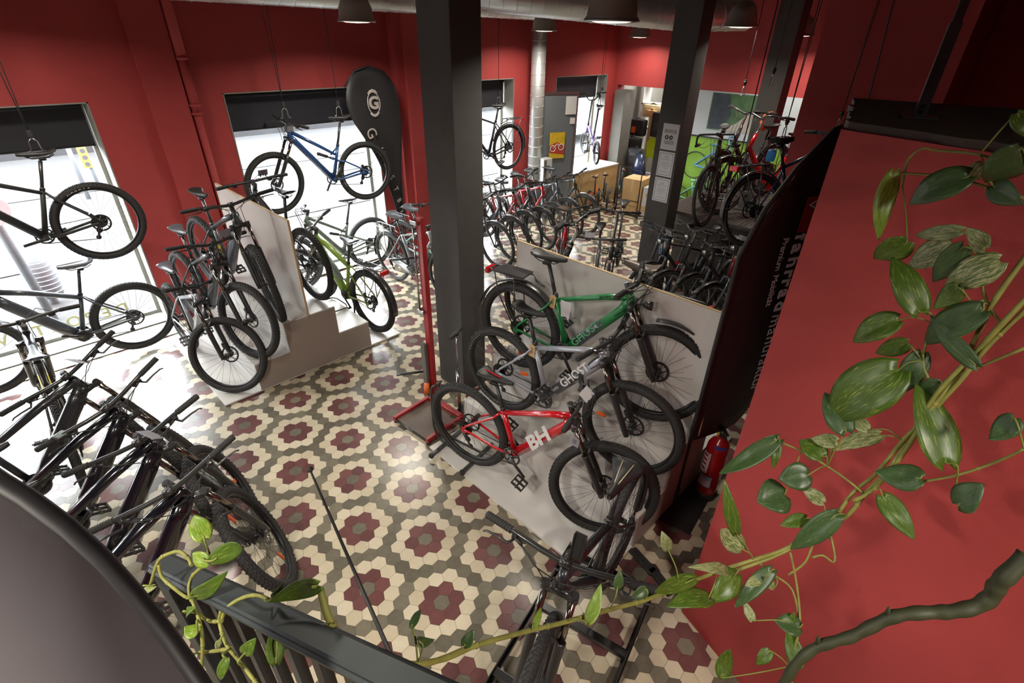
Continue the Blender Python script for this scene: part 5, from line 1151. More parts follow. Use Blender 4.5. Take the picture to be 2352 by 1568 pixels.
t = thing('safety_vest', 'yellow-green safety vest hanging below the black backpack', 'vest', (9.32, 3.18, 0.72), 0.1); mb = MB(); mb.prism([(-0.1, 0), (0.1, 0), (0.14, 0.3), (0.05, 0.42), (-0.05, 0.42), (-0.12, 0.3)], (0, 0, 0), (0, 1, 0), (0, 0, 1), (1, 0, 0), 0.03); obj('cloth', mb, M['neon'], t)
t = thing('coat_stand', 'wooden display post carrying bags in the accessory room', 'stand', (9.42, 3.36, 0)); mb = MB(); mb.box((0, 0, 0.85), (0.07, 0.07, 1.7), None, 0.004); obj('post', mb, M['woodlight'], t); mb = MB(); mb.box((0, 0, 0.02), (0.4, 0.4, 0.04), None, 0.005); obj('base', mb, M['woodlight'], t); mb = MB(); mb.box((0, 0, 1.60), (0.12, 0.2, 0.1), None, 0.004); obj('head', mb, M['woodlight'], t)
t = thing('jacket', 'long dark jacket hanging at the grey concrete jamb', 'jacket', (8.7, 3.05, 0.15), 0.1); mb = MB(); mb.tube([(0, 0, 0), (0, 0.02, 0.4), (0, 0.03, 0.75)], [0.10, 0.14, 0.09], 12, ell=(1.2, 0.6)); obj('cloth', mb, M['darkblue'], t)
t = thing('hanging_sign', 'black hanging sign in the accessory room with white boxed lettering', 'sign', (9.5, 2.92, 1.62), 0)
mb = MB(); mb.box((0, 0, 0.2), (0.02, 0.42, 0.52)); obj('board', mb, M['matte'], t)
text('lettering', 'BROMPTON', 0.055, M['white'], t, (-0.012, 0, 0.36), (0, -1, 0), (0, 0, 1), bold=0.001)
mb = MB()
for (a, b) in (((-0.175, 0.32), (0.175, 0.32)), ((-0.175, 0.41), (0.175, 0.41)), ((-0.175, 0.32), (-0.175, 0.41)), ((0.175, 0.32), (0.175, 0.41))): mb.tube([(-0.012, a[0], a[1]), (-0.012, b[0], b[1])], 0.006, 4)
obj('border', mb, M['white'], t)
text('lettering', 'MADE\nFOR\nCITIES', 0.062, M['white'], t, (-0.012, 0.16, 0.10), (0, -1, 0), (0, 0, 1), align='LEFT', bold=0.001)
bike('dark folding bike parked in the accessory room', 'fold', (8.95, 2.55), 160, 'matte', 0, 0, 0, low=True, bar='flat', group='bicycles in the accessory room')
l = bpy.data.lights.new('room_light', 'AREA'); l.shape = 'RECTANGLE'; l.size = 1.2; l.size_y = 0.5; l.energy = 75; l.color = (1.0, 0.95, 0.88)
t = thing('ceiling_panel_lamp', 'flat lamp on the ceiling of the accessory room', 'lamp', (9.9, 3.0, 2.72)); mb = MB(); mb.box((0, 0, 0), (1.2, 0.5, 0.04), None, 0.004); obj('housing', mb, M['white'], t)
lo = bpy.data.objects.new('room_light', l); COL.objects.link(lo); lo.parent = t; lo.location = (0, 0, -0.03)
# cardboard boxes on a hand truck
t = thing('cardboard_box', 'tall brown cardboard box on the hand truck', 'box', (7.66, 2.44, 0.02), R_(8), 'boxes near the second pillar'); mb = MB(); mb.box((0, 0, 0.33), (0.42, 0.38, 0.66), None, 0.004); obj('carton', mb, M['cardboard'], t); mb = MB(); mb.box((0, 0, 0.662), (0.05, 0.385, 0.002)); mb.box((-0.211, 0, 0.55), (0.002, 0.05, 0.22)); obj('packing_tape', mb, M['kraft'], t)
t = thing('cardboard_box', 'flat brown cardboard box lying across behind the tall one', 'box', (8.05, 2.22, 0.36), R_(8), 'boxes near the second pillar'); mb = MB(); mb.box((0, 0, 0.15), (0.36, 0.4, 0.3), None, 0.004); obj('carton', mb, M['cardboard'], t); mb = MB(); mb.box((0, 0, 0.302), (0.05, 0.4, 0.002)); obj('packing_tape', mb, M['kraft'], t)
t = thing('carton', 'white printed carton beside the brown cardboard box', 'box', (7.72, 2.10, 0.02), R_(8), 'boxes near the second pillar'); mb = MB(); mb.box((0, 0, 0.27), (0.36, 0.26, 0.54), None, 0.004); obj('carton_body', mb, M['cardw'], t); obj('print', MB().cyl((-0.182, 0.02, 0.40), (-0.180, 0.02, 0.40), 0.05, n=18), M['kraft'], t); obj('print', MB().box((-0.1805, 0.02, 0.13), (0.003, 0.2, 0.12)), M['kraft'], t)
t = thing('hand_truck', 'grey tubular hand truck frame in front of the cardboard boxes', 'trolley', (7.36, 2.42, 0), R_(8)); mb = MB()
mb.tube([(0, -0.22, 0.03), (0, -0.22, 0.86), (0, 0.22, 0.90), (0, 0.22, 0.03)], 0.012, 8); mb.tube([(0, -0.22, 0.3), (0, 0.22, 0.3)], 0.009, 8); obj('frame', mb, M['darksteel'], t)
mb = MB(); mb.box((0.2, 0, 0.012), (0.36, 0.4, 0.012)); obj('toe_plate', mb, M['darksteel'], t)
for s in (-1, 1): obj('wheel', MB().ring((-0.03, s*0.25, 0.075), (0, 1, 0), 0.055, 0.02, 24, 8), M['rubber'], t)
# papers on the second pillar
for i, (y, z, kind_) in enumerate(((0.335, 1.97, 0), (0.335, 1.66, 1), (0.335, 1.35, 1))):
    lab = ('white workshop certificate with two gear wheels on the second pillar', 'bordered white certificate in the middle of the pillar papers', 'bordered white certificate lowest of the pillar papers')[i]
    t = thing('certificate', lab, 'poster', (4.716, y, z), 0, 'papers on the second pillar')
    mb = MB(); mb.box((0, 0, 0), (0.004, 0.21, 0.29)); obj('sheet', mb, M['cardw'], t)
    if kind_ == 0:
        mb = MB()
        for s in (-1, 1):
            mb.ring((-0.003, s*0.028 + 0.012, -0.005), (1, 0, 0), 0.016, 0.006, 20, 4)
            for k in range(8): mb.box((-0.003, s*0.028 + 0.012 + 0.024*math.cos(k*PI/4), -0.005 + 0.024*math.sin(k*PI/4)), (0.002, 0.007, 0.007))
        obj('gear_print', mb, M['matte'], t)
        text('lettering', 'BROMPTON', 0.026, M['print_'], t, (-0.003, 0, 0.062), (0, -1, 0), (0, 0, 1)); text('lettering', 'ACCREDITED\nWORKSHOP', 0.022, M['print_'], t, (-0.003, 0, -0.062), (0, -1, 0), (0, 0, 1))
        mb = MB()
        for (a, b) in (((-0.075, 0.045), (0.075, 0.045)), ((-0.075, 0.08), (0.075, 0.08)), ((-0.075, 0.045), (-0.075, 0.08)), ((0.075, 0.045), (0.075, 0.08))): mb.tube([(-0.003, *a), (-0.003, *b)], 0.0015, 4)
        obj('border', mb, M['print_'], t)
    else:
        mb = MB()
        for (a, b) in (((-0.085, -0.125), (0.085, -0.125)), ((-0.085, 0.125), (0.085, 0.125)), ((-0.085, -0.125), (-0.085, 0.125)), ((0.085, -0.125), (0.085, 0.125))): mb.tube([(-0.003, *a), (-0.003, *b)], 0.0022, 4)
        obj('border', mb, M['cardg'], t)
        mb = MB(); [mb.box((-0.003, 0.0, z_), (0.001, w_, 0.004)) for z_, w_ in ((0.09, 0.05), (0.075, 0.06), (0.055, 0.13), (0.02, 0.10), (0.0, 0.12), (-0.02, 0.11), (-0.045, 0.06), (-0.09, 0.12))]; obj('printed_lines', mb, M['cardg'], t)
# grey glazed panel with poster, white enamel box, plinth with folded bikes
t = thing('partition_panel', 'grey framed partition panel with taped posters by the vertical duct', 'panel', (6.28, 3.36, 0), R_(-24))
mb = MB(); mb.box((0, 0, 1.10), (0.66, 0.025, 2.1)); obj('sheet', mb, M['glassdoor'], t)
mb = MB(); [mb.box((x, 0, 1.08), (0.045, 0.06, 2.16), None, 0.004) for x in (-0.33, 0.33)]; [mb.box((0, 0, z), (0.66, 0.05, 0.045), None, 0.004) for z in (0.06, 0.72, 2.14)]; obj('frame', mb, M['alu'], t)
t2 = thing('event_poster', 'yellow and red bicycle event poster taped on the grey panel', 'poster', (6.24, 3.33, 1.30), R_(-24)); mb = MB(); mb.box((0, -0.001, 0), (0.30, 0.003, 0.44)); obj('sheet', mb, M['postery'], t2)
mb = MB(); mb.prism([(-0.15, -0.12), (0.15, -0.16), (0.15, -0.02), (0.0, 0.06), (-0.15, 0.0)], (0, -0.004, 0), (1, 0, 0), (0, 0, 1), (0, 1, 0), 0.002); obj('red_print', mb, M['posterr'], t2)
mb = MB(); mb.ring((-0.08, -0.006, -0.05), (0, 1, 0), 0.05, 0.008, 24, 5); mb.ring((0.08, -0.006, -0.03), (0, 1, 0), 0.05, 0.008, 24, 5); mb.tube([(-0.08, -0.006, -0.05), (0.0, -0.006, 0.03), (0.08, -0.006, -0.03)], 0.008, 5); obj('bicycle_print', mb, M['white'], t2)
t2 = thing('paper_sheet', 'white sheet taped to the top corner of the grey panel', 'paper', (6.46, 3.245, 1.95), R_(-24)); mb = MB(); mb.box((0, -0.004, 0), (0.21, 0.002, 0.29)); obj('sheet', mb, M['white'], t2)
t2 = thing('paper_sheet', 'small white note below the top sheet on the grey panel', 'paper', (6.50, 3.225, 1.70), R_(-24)); mb = MB(); mb.box((0, -0.004, 0), (0.10, 0.002, 0.10)); obj('sheet', mb, M['white'], t2)
t = thing('electric_box', 'white enamel box at the foot of the vertical duct', 'box', (5.95, 3.34, 0.72), R_(-8)); mb = MB(); mb.box((0, 0, 0.2), (0.20, 0.16, 0.40), None, 0.01); obj('casing', mb, M['whitebox'], t); mb = MB(); mb.box((-0.06, -0.083, 0.2), (0.05, 0.006, 0.36)); obj('door_strip', mb, M['concrete'], t)
mb = MB(); mb.box((0, 0, -0.36), (0.06, 0.06, 0.72)); obj('pedestal', mb, M['whitebox'], t)
t = thing('window_bench', 'pale maple bench box under the corner window', 'bench', (7.45, 3.50, 0)); mb = MB(); mb.box((0, 0, 0.36), (1.5, 0.46, 0.72), None, 0.004); obj('carcass', mb, M['woodlight'], t); mb = MB(); [mb.box((x, -0.232, 0.36), (0.004, 0.004, 0.70)) for x in (-0.25, 0.25)]; obj('joint', mb, M['ply'], t); mb = MB(); mb.box((0, 0, 0.73), (1.52, 0.48, 0.02)); obj('top', mb, M['laminate'], t)
def folded_bike(x, y, rz, paint, label, saddlem='brown'):
    t = thing('folded_bike', label, 'bicycle', (x, y, 0), R_(rz), 'folded bicycles at the corner window')
    for s in (-1, 1):
        w = obj('wheel', MB().ring((0, 0, 0), (0, 1, 0), 0.185, 0.018, 36, 8), M['rubber'], t, (0.03*s, 0.09*s, 0.205)); 
        c = bpy.data.objects.new('spokes', m_spokes(0.205, 0.036, 0.0016)); c.data.materials.append(M['steel']); COL.objects.link(c); c.parent = w
        c = obj('rim', m_rim(0.205, 0.036), M['alu'], w)
    mb = MB(); mb.tube([(-0.15, 0.03, 0.3), (0.0, 0.03, 0.36), (0.18, 0.02, 0.34)], 0.02, 10); mb.tube([(0.1, -0.03, 0.12), (0.12, -0.04, 0.5)], 0.017, 10); mb.tube([(-0.1, 0.05, 0.2), (0.1, 0.0, 0.2), (0.14, 0, 0.35)], 0.014, 8); obj('frame', mb, M[paint], t)
    mb = MB(); mb.tube([(0.13, 0, 0.3), (0.10, 0, 0.64)], 0.014, 10); obj('seatpost', mb, M['slate'], t)
    obj('saddle', m_saddle(), M[saddlem], t, (0.09, 0, 0.665))
    mb = MB(); mb.tube([(0.1, -0.12, 0.4), (0.0, -0.13, 0.42), (-0.15, -0.12, 0.36)], 0.012, 8); obj('handlebar', mb, M['matte'], t)
    mb = MB(); mb.tube([(0.05, -0.06, 0.2), (0.16, -0.10, 0.12)], 0.012, 8); mb.box((0.17, -0.13, 0.11), (0.08, 0.06, 0.02), None, 0.004); obj('crankset', mb, M['black'], t)
folded_bike(7.05, 3.02, 20, 'orangep', 'folded orange bicycle nearest the grey panel'); folded_bike(7.35, 2.98, 35, 'slate', 'folded slate bicycle in front of the maple bench'); folded_bike(7.95, 2.98, 30, 'olive', 'folded olive bicycle beside the concrete jamb')

# ------------------------------------------------------------------ flags
t = thing('teardrop_flag', 'black teardrop flag with round emblem beside the second window', 'flag', (2.93, 3.40, 0))
def spl(ctrl, n=5):
    out = []; m = len(ctrl)
    for i in range(m):
        p0, p1, p2, p3 = [Vector(ctrl[(i + k) % m]) for k in (-1, 0, 1, 2)]
        for j in range(n):
            u = j/n; out.append(0.5*((2*p1) + (p2 - p0)*u + (2*p0 - 5*p1 + 4*p2 - p3)*u*u + (3*p1 - p0 - 3*p2 + p3)*u**3))
    return out
def sheet(outline, f, th, m, parent, name, centre):
    """fan-filled sheet with a soft bulge; f(u, v) -> local point"""
    n = len(outline); rings = 7; vs = []; fs = []; c = Vector(centre)
    for k in range(rings):
        for p in outline:
            q = c + (Vector(p) - c)*((k + 1)/rings); vs.append(f(q.x, q.y))
    ci = len(vs); vs.append(f(c.x, c.y))
    for k in range(rings - 1):
        for i in range(n):
            j = (i + 1) % n; fs.append((k*n+i, k*n+j, (k+1)*n+j, (k+1)*n+i))
    for i in range(n): fs.append((ci, (i + 1) % n, i))
    mb = MB(); mb.add(vs, fs, True); o = obj(name, mb, m, parent)
    md = o.modifiers.new('thickness', 'SOLIDIFY'); md.thickness = th
    return o
ol = spl([(-0.02, 0.50), (-0.15, 1.00), (-0.33, 1.50), (-0.52, 1.83), (-0.65, 2.06), (-0.685, 2.28), (-0.60, 2.47), (-0.43, 2.585), (-0.25, 2.60), (-0.08, 2.53), (0.03, 2.38), (0.07, 2.18), (0.06, 1.85), (0.03, 1.45), (0.02, 1.0), (0.03, 0.50)])
ff = lambda u, v: (u, 0.03*math.sin(u*9 + v*2.0) + 0.02*math.sin(v*3) - 0.05*(v - 1.5)*0.2, v)
sheet(ol, ff, 0.004, M['flagblack'], t, 'cloth', (-0.15, 1.9))
mb = MB(); pts = [(0.01, 0.02, 0.03), (0.015, 0.02, 0.5), (0.03, 0.02, 1.45), (0.065, 0.02, 2.0), (0.05, 0.02, 2.35), (-0.08, 0.02, 2.55), (-0.3, 0.02, 2.62), (-0.5, 0.02, 2.57), (-0.66, 0.02, 2.4)]; mb.tube(pts, 0.011, 8); obj('pole', mb, M['matte'], t)
mb = MB(); mb.box((0, 0, 0.015), (0.36, 0.36, 0.03), None, 0.004); obj('base', mb, M['matte'], t)
ey = lambda u, v: ff(u, v)[1] - 0.014
cx, cz_ = -0.285, 2.20
mb = MB(); n = 40
mb.tube([(cx + 0.085*math.cos(2*PI*k/n), ey(cx + 0.085*math.cos(2*PI*k/n), cz_ + 0.13*math.sin(2*PI*k/n)), cz_ + 0.13*math.sin(2*PI*k/n)) for k in range(n)], 0.007, 6, closed=True, up=(0, 1, 0))
for s in (-1, 1):
    mb.tube([(cx + dx, ey(cx + dx, cz_ + s*0.14), cz_ + s*(0.15 - 12*dx*dx)) for dx in (-0.06, -0.03, 0, 0.03, 0.06)], 0.018, 6, ell=(0.3, 1), up=(0, 1, 0))
obj('emblem_ring', mb, M['silverprint'], t)
text('emblem_letter', 'G', 0.20, M['silverprint'], t, (cx, ey(cx, cz_) - 0.004, cz_), (1, 0, 0), (0, 0, 1), 0.004, bold=0.008)
for k, (ch_, u, v, s) in enumerate((('G', -0.40, 1.86, 0.20), ('H', -0.28, 1.62, 0.14), ('O', -0.21, 1.44, 0.13), ('S', -0.145, 1.26, 0.12), ('T', -0.09, 1.09, 0.11), ('B', -0.045, 0.92, 0.10), ('I', -0.02, 0.82, 0.09), ('K', -0.01, 0.74, 0.09), ('E', 0.0, 0.65, 0.08), ('S', 0.003, 0.57, 0.08))):
    text('lettering', ch_, s, M['silverprint'], t, (u, ey(u, v) - 0.012, v), (0.36, 0, -0.93), (0.93, 0, 0.36), 0.002, sx=0.9)
# feather banner by the near wall
t = thing('feather_banner', 'tall black feather banner with pale vertical lettering beside the near red wall', 'flag', (1.58, -1.88, 0), math.atan2(-0.36, 0.93))
ol = spl([(0.0, 0.62), (0.0, 1.1), (0.0, 1.6), (0.01, 1.95), (0.10, 2.18), (0.25, 2.38), (0.44, 2.56), (0.60, 2.60), (0.66, 2.4), (0.66, 2.0), (0.65, 1.5), (0.63, 1.05), (0.50, 0.74), (0.25, 0.62)], 4)
gg = lambda u, v: (u, 0.018*math.sin(u*12 + v*1.3) + 0.01*math.sin(v*4), v)
sheet(ol, gg, 0.004, M['bannerblack'], t, 'cloth', (0.33, 1.5))
mb = MB(); mb.tube([(-0.012, 0, 0.03), (-0.012, 0, 1.2), (-0.01, 0, 1.95), (0.09, 0, 2.2), (0.24, 0, 2.40), (0.44, 0, 2.58), (0.62, 0, 2.62)], 0.014, 8); obj('pole', mb, M['matte'], t)
mb = MB(); mb.box((0.0, 0, 0.008), (0.42, 0.38, 0.016), Matrix.Rotation(0.5, 3, 'Z'), 0.003); mb.cyl((-0.012, 0, 0.01), (-0.012, 0, 0.16), 0.022, n=12); obj('base_plate', mb, M['matte'], t)
gy = lambda u, v: gg(u, v)[1] - 0.014
mb = MB(); mb.box((0.47, gy(0.47, 2.14) - 0.004, 2.135), (0.13, 0.003, 0.20)); obj('logo_box', mb, M['redprint'], t)
def vtext(body, u, z0, z1, size, m, bold=0.0, sx=1.0):
    """letters placed one by one down the cloth"""
    n = len(body); wd = dict(m=1.45, i=0.42, l=0.42, f=0.62, t=0.66, r=0.68, k=0.95, M=1.5); tot = sum(wd.get(c, 1.0) for c in body); z = z0
    for c in body:
        w_ = wd.get(c, 1.0)*(z0 - z1)/tot; zc = z - w_/2; z -= w_
        if c != ' ': text('lettering', c, size, M[m], t, (u, gy(u, zc) - 0.005, zc), (0, 0, -1), (1, 0, 0), 0.001, bold=bold, sx=sx)
vtext('vsf', 0.465, 2.225, 2.045, 0.115, 'white')
vtext('fahrrad', 0.455, 2.03, 1.52, 0.135, 'pinkwhite', 0.004)
vtext('manufaktur', 0.445, 1.51, 0.93, 0.125, 'pinkwhite', -0.0005)
vtext('Premium Mobilität', 0.315, 2.02, 1.60, 0.062, 'pinkwhite')
text('lettering', '®', 0.05, M['pinkwhite'], t, (0.49, gy(0.49, 0.90) - 0.005, 0.90), (0, 0, -1), (1, 0, 0), 0.001)
# fire extinguisher
t = thing('fire_extinguisher', 'red fire extinguisher standing at the corner of the near red wall', 'extinguisher', (1.83, -1.99, 0.03), R_(215))
mb = MB(); mb.lathe([(0.0, 0.02), (0.072, 0.02), (0.078, 0.035), (0.078, 0.43), (0.074, 0.47), (0.055, 0.51), (0.03, 0.53), (0.022, 0.55), (0, 0.55)], n=36); obj('cylinder', mb, M['extred'], t)
mb = MB(); mb.lathe([(0.0, -0.03), (0.082, -0.03), (0.084, 0.03), (0.078, 0.035)], n=36); obj('base_ring', mb, M['matte'], t)
mb = MB(); mb.cyl((0, 0, 0.54), (0, 0, 0.60), 0.02, n=14); mb.box((0.03, 0, 0.62), (0.13, 0.02, 0.012), Matrix.Rotation(-0.15, 3, 'Y')); mb.box((0.03, 0, 0.60), (0.11, 0.018, 0.01), Matrix.Rotation(0.2, 3, 'Y')); obj('valve', mb, M['black'], t)
mb = MB(); mb.cyl((-0.02, 0.0, 0.61), (-0.02, 0.0, 0.66), 0.006, n=8); obj('safety_pin', mb, M['extred'], t)
mb = MB(); mb.tube([(-0.02, 0, 0.57), (-0.08, 0.02, 0.56), (-0.10, 0.03, 0.48), (-0.098, 0.03, 0.3), (-0.095, 0.02, 0.12)], 0.011, 8); obj('hose', mb, M['matte'], t)
mb = MB(); mb.cyl((0, -0.022, 0.57), (0, -0.034, 0.57), 0.016, n=12); obj('gauge', mb, M['yellow'], t)
def band(a0, a1, z0, z1, m, r=0.0795, nm='label'):
    mb = MB(); n = 12; vs = []; fs = []
    for k in range(n + 1):
        a = R_(a0 + (a1 - a0)*k/n); vs += [(r*math.cos(a), r*math.sin(a), z0), (r*math.cos(a), r*math.sin(a), z1)]
    for k in range(n): fs.append((2*k, 2*k+2, 2*k+3, 2*k+1))
    mb.add(vs, fs, True); return obj(nm, mb, M[m], t)
band(-75, -5, 0.11, 0.21, 'sticker'); band(-72, -8, 0.118, 0.18, 'stickerw', 0.0802); band(-85, -52, 0.225, 0.41, 'stickerw'); band(-50, -40, 0.235, 0.42, 'stickerw', 0.0802); band(-100, -88, 0.23, 0.40, 'stickerw'); band(-92, -78, 0.185, 0.215, 'yellow', 0.0802); band(-92, -78, 0.15, 0.184, 'violet', 0.0802)
band(-40, 30, 0.46, 0.50, 'violet', 0.073)
for k, z_ in enumerate((0.39, 0.35, 0.31, 0.27)): band(-82, -56, z_ - 0.012, z_ + 0.008, 'extred', 0.0806, 'print')
# black strips on the floor beside the wall
for i, (x, y, rz, lab) in enumerate(((0.98, -1.98, 75, 'black slotted metal strip on the tiles below the near red wall'), (0.94, -2.14, 70, 'second black metal strip close against the near red wall'))):
    t = thing('metal_strip', lab, 'bracket', (x, y, 0), R_(rz)); mb = MB(); mb.box((0, 0, 0.012), (0.20, 0.06, 0.02), None, 0.004); obj('plate', mb, M['matte'], t); mb = MB(); [mb.cyl((dx, 0, 0.02), (dx, 0, 0.026), 0.006, n=8) for dx in (-0.07, 0.0, 0.07)]; obj('screw', mb, M['darksteel'], t)

# ------------------------------------------------------------------ red measuring stand, pump
t = thing('measuring_stand', 'red steel body measuring stand with tread plate at the foot of the pillar', 'stand', (0.93, 0.15, 0), R_(184))
for s in (-1, 1):
    mb = MB(); mb.box((0.08, s*0.215, 0.04), (0.44, 0.032, 0.045), None, 0.003); obj('side_rail', mb, M['redsteel'], t)
mb = MB(); mb.box((0.09, 0, 0.026), (0.38, 0.40, 0.012)); obj('tread_plate', mb, M['tread'], t)
mb = MB(); mb.tube([(0.29, -0.21, 0.028), (0.29, 0.21, 0.028)], 0.009, 8); obj('front_bar', mb, M['black'], t)
for x in (-0.10, 0.28):
    for s in (-1, 1): obj('foot', MB().cyl((x, s*0.215, 0.0), (x, s*0.215, 0.02), 0.022, n=12), M['matte'], t)
mb = MB(); mb.box((-0.09, -0.12, 0.90), (0.045, 0.055, 1.78), None, 0.003); mb.box((-0.11, 0, 0.045), (0.05, 0.42, 0.05), None, 0.003); obj('column', mb, M['redsteel'], t)
mb = MB(); mb.cyl((-0.05, -0.165, 0.98), (-0.05, -0.165, 1.76), 0.007, n=10); mb.box((-0.07, -0.15, 1.75), (0.06, 0.07, 0.03), None, 0.003); mb.box((-0.07, -0.15, 1.0), (0.06, 0.07, 0.03), None, 0.003); obj('slide_rod', mb, M['chrome'], t)
mb = MB(); mb.box((-0.045, -0.15, 0.42), (0.03, 0.05, 0.56), None, 0.003); obj('scale_housing', mb, M['concrete'], t)
mb = MB(); mb.tube([(-0.05, -0.16, 0.40), (0.14, -0.33, 0.38)], 0.012, 8); obj('lever', mb, M['black'], t)
mb = MB(); mb.tube([(-0.06, -0.16, 1.47), (0.03, -0.30, 1.44), (0.06, -0.34, 1.44)], 0.012, 8, ell=(1, 0.5)); obj('sliding_arm', mb, M['black'], t)
mb = MB(); mb.cyl((-0.02, -0.09, 0.26), (0.01, -0.12, 0.26), 0.052, n=24); obj('hand_wheel', mb, M['orangep'], t)
mb = MB(); mb.cyl((0.01, -0.12, 0.26), (0.016, -0.126, 0.26), 0.02, n=10); obj('wheel_cap', mb, M['matte'], t)
t = thing('floor_pump', 'slim chrome floor pump with black handle leaning before the big pillar', 'pump', (1.10, 0.02, 0), R_(20)); mb = MB(); mb.cyl((0, 0, 0.04), (0, 0, 0.5), 0.018, n=14); obj('barrel', mb, M['chrome'], t); mb = MB(); mb.cyl((0, 0, 0.5), (0, 0, 0.86), 0.006, n=8); obj('piston_rod', mb, M['chrome'], t)
mb = MB(); mb.tube([(-0.10, 0, 0.86), (0.10, 0, 0.86)], 0.015, 10); mb.cyl((0, 0, 0.845), (0, 0, 0.875), 0.022, n=12); obj('handle', mb, M['matte'], t); mb = MB(); mb.box((0, 0, 0.02), (0.20, 0.09, 0.035), None, 0.008); obj('foot_plate', mb, M['matte'], t)

# ------------------------------------------------------------------ stair railing, curved grey panel, thin rod
P0 = Vector((-1.192, -1.770, 1.945)); P1 = Vector((-0.955, -2.65, 2.275))
t = thing('stair_railing', 'black wooden stair railing with moulded handrail and square balusters', 'railing', (P0.x, P0.y, 0))
d = (P1 - P0); dn = d.normalized(); sd_ = Vector((dn.y, -dn.x, 0)).normalized(); upv = sd_.cross(dn); upv = upv if upv.z > 0 else -upv
prof = [(-0.026, 0.0), (-0.026, 0.006), (-0.021, 0.009), (-0.020, 0.013), (-0.016, 0.016), (0.016, 0.016), (0.020, 0.013), (0.021, 0.009), (0.026, 0.006), (0.026, 0.0), (0.022, -0.006), (0.019, -0.012), (0.014, -0.02), (-0.014, -0.02), (-0.019, -0.012), (-0.022, -0.006)]
mb = MB(); vs = []; n = len(prof)
for e in (P0, P1):
    for (a, b) in prof: vs.append(e + sd_*a + upv*b - Vector((P0.x, P0.y, 0)))
mb.add(vs, [(i, (i + 1) % n, (i + 1) % n + n, i + n) for i in range(n)] + [tuple(reversed(range(n))), tuple(range(n, 2*n))]); obj('handrail', mb, M['iron'], t)
L0 = Vector((P0.x, P0.y, 0))
mb = MB(); q = P0 + dn*0.05 - L0; mb.box((q.x, q.y, (q.z - 0.02)/2), (0.055, 0.055, q.z - 0.02), Matrix.Rotation(math.atan2(dn.y, dn.x), 3, 'Z'), 0.004); obj('newel_post', mb, M['iron'], t)
k = 0
while 0.14 + k*0.085 < d.length - 0.02:
    q = P0 + dn*(0.14 + k*0.085) - L0; mb = MB(); z1_ = q.z - 0.018; z0_ = max(0.5, z1_ - 1.0)
    mb.box((q.x, q.y, (z0_ + z1_)/2), (0.020, 0.020, z1_ - z0_), Matrix.Rotation(math.atan2(dn.y, dn.x), 3, 'Z')); obj('baluster', mb, M['iron'], t); k += 1
mb = MB(); e0 = P0 - L0 - Vector((0, 0, 1.0)); e1 = P1 - L0 - Vector((0, 0, 1.0)); mb.tube([e0, e1], 0.02, 4); obj('bottom_rail', mb, M['iron'], t)
# grey panel: slab in a tilted plane, curved outer edge
RP = [(-1.33, -1.98, 2.52), (-1.290, -2.034, 2.489), (-1.280, -2.055, 2.477), (-1.264, -2.085, 2.460), (-1.243, -2.133, 2.431), (-1.227, -2.178, 2.398), (-1.216, -2.220, 2.363), (-1.205, -2.271, 2.317), (-1.198, -2.317, 2.272), (-1.196, -2.339, 2.249), (-1.20, -2.42, 2.15)]
t = thing('curved_panel', 'large curved grey fabric panel with black edge trim in the bottom left corner', 'panel', (-1.3, -2.3, 2.2)); o_ = Vector((-1.3, -2.3, 2.2))
inn = [Vector(p) + Vector((-0.12, -0.22, -0.19)) for p in RP]; inn2 = [Vector(p) + Vector((-0.26, -0.45, -0.42)) for p in RP]
vs = []; fs = []
for row in (RP, inn, inn2):
    for p in row: vs.append(Vector(p) - o_)
n = len(RP)
for r in range(2):
    for i in range(n - 1): fs.append((r*n+i, r*n+i+1, (r+1)*n+i+1, (r+1)*n+i))
mb = MB(); mb.add(vs, fs, True); o = obj('fabric', mb, M['greypanel'], t); md = o.modifiers.new('thickness', 'SOLIDIFY'); md.thickness = 0.012
mb = MB(); mb.tube([Vector(p) - o_ for p in RP], 0.014, 10, up=(0, 0, 1)); obj('edge_trim', mb, M['rimtrim'], t)
t = thing('antenna_rod', 'thin black rod with ball tip reaching out from the railing', 'rod', (-0.995, -2.429, 2.19)); mb = MB(); mb.tube([(0, 0, 0), (0.094, 0.448, -0.01)], [0.0035, 0.0022], 7); obj('rod', mb, M['matte'], t); mb = MB(); mb.sph((0.094, 0.448, -0.01), 0.0065, 12); obj('ball_tip', mb, M['matte'], t)

# ------------------------------------------------------------------ things in the street
t = thing('traffic_sign', 'round traffic sign seen from behind on a leaning grey pole outside the left window', 'sign', (-1.2, 5.0, -0.12)); mb = MB(); mb.cyl((0.0, 0, 0), (-0.12, 0.02, 2.4), 0.045, n=14); obj('pole', mb, M['streetgrey'], t); mb = MB(); mb.cyl((-0.07, -0.06, 1.38), (-0.07, -0.045, 1.38), 0.17, n=32); obj('disc', mb, M['cardw'], t)
t = thing('litter_bin', 'slatted grey litter bin on the pavement outside the left window', 'bin', (-1.12, 5.55, -0.12)); mb = MB(); mb.lathe([(0.0, 0), (0.14, 0), (0.17, 0.5), (0.165, 0.5), (0.13, 0.02), (0, 0.02)], n=24, c=(0, 0, 0.12)); obj('basket', mb, M['streetgrey'], t); mb = MB(); [mb.ring((0, 0, 0.18 + 0.06*i), (0, 0, 1), 0.148 + 0.0062*i, 0.006, 24, 5) for i in range(8)]; obj('slat', mb, M['cardw'], t); mb = MB(); mb.cyl((0, 0, 0), (0, 0, 0.14), 0.05, n=10); obj('foot', mb, M['streetgrey'], t)
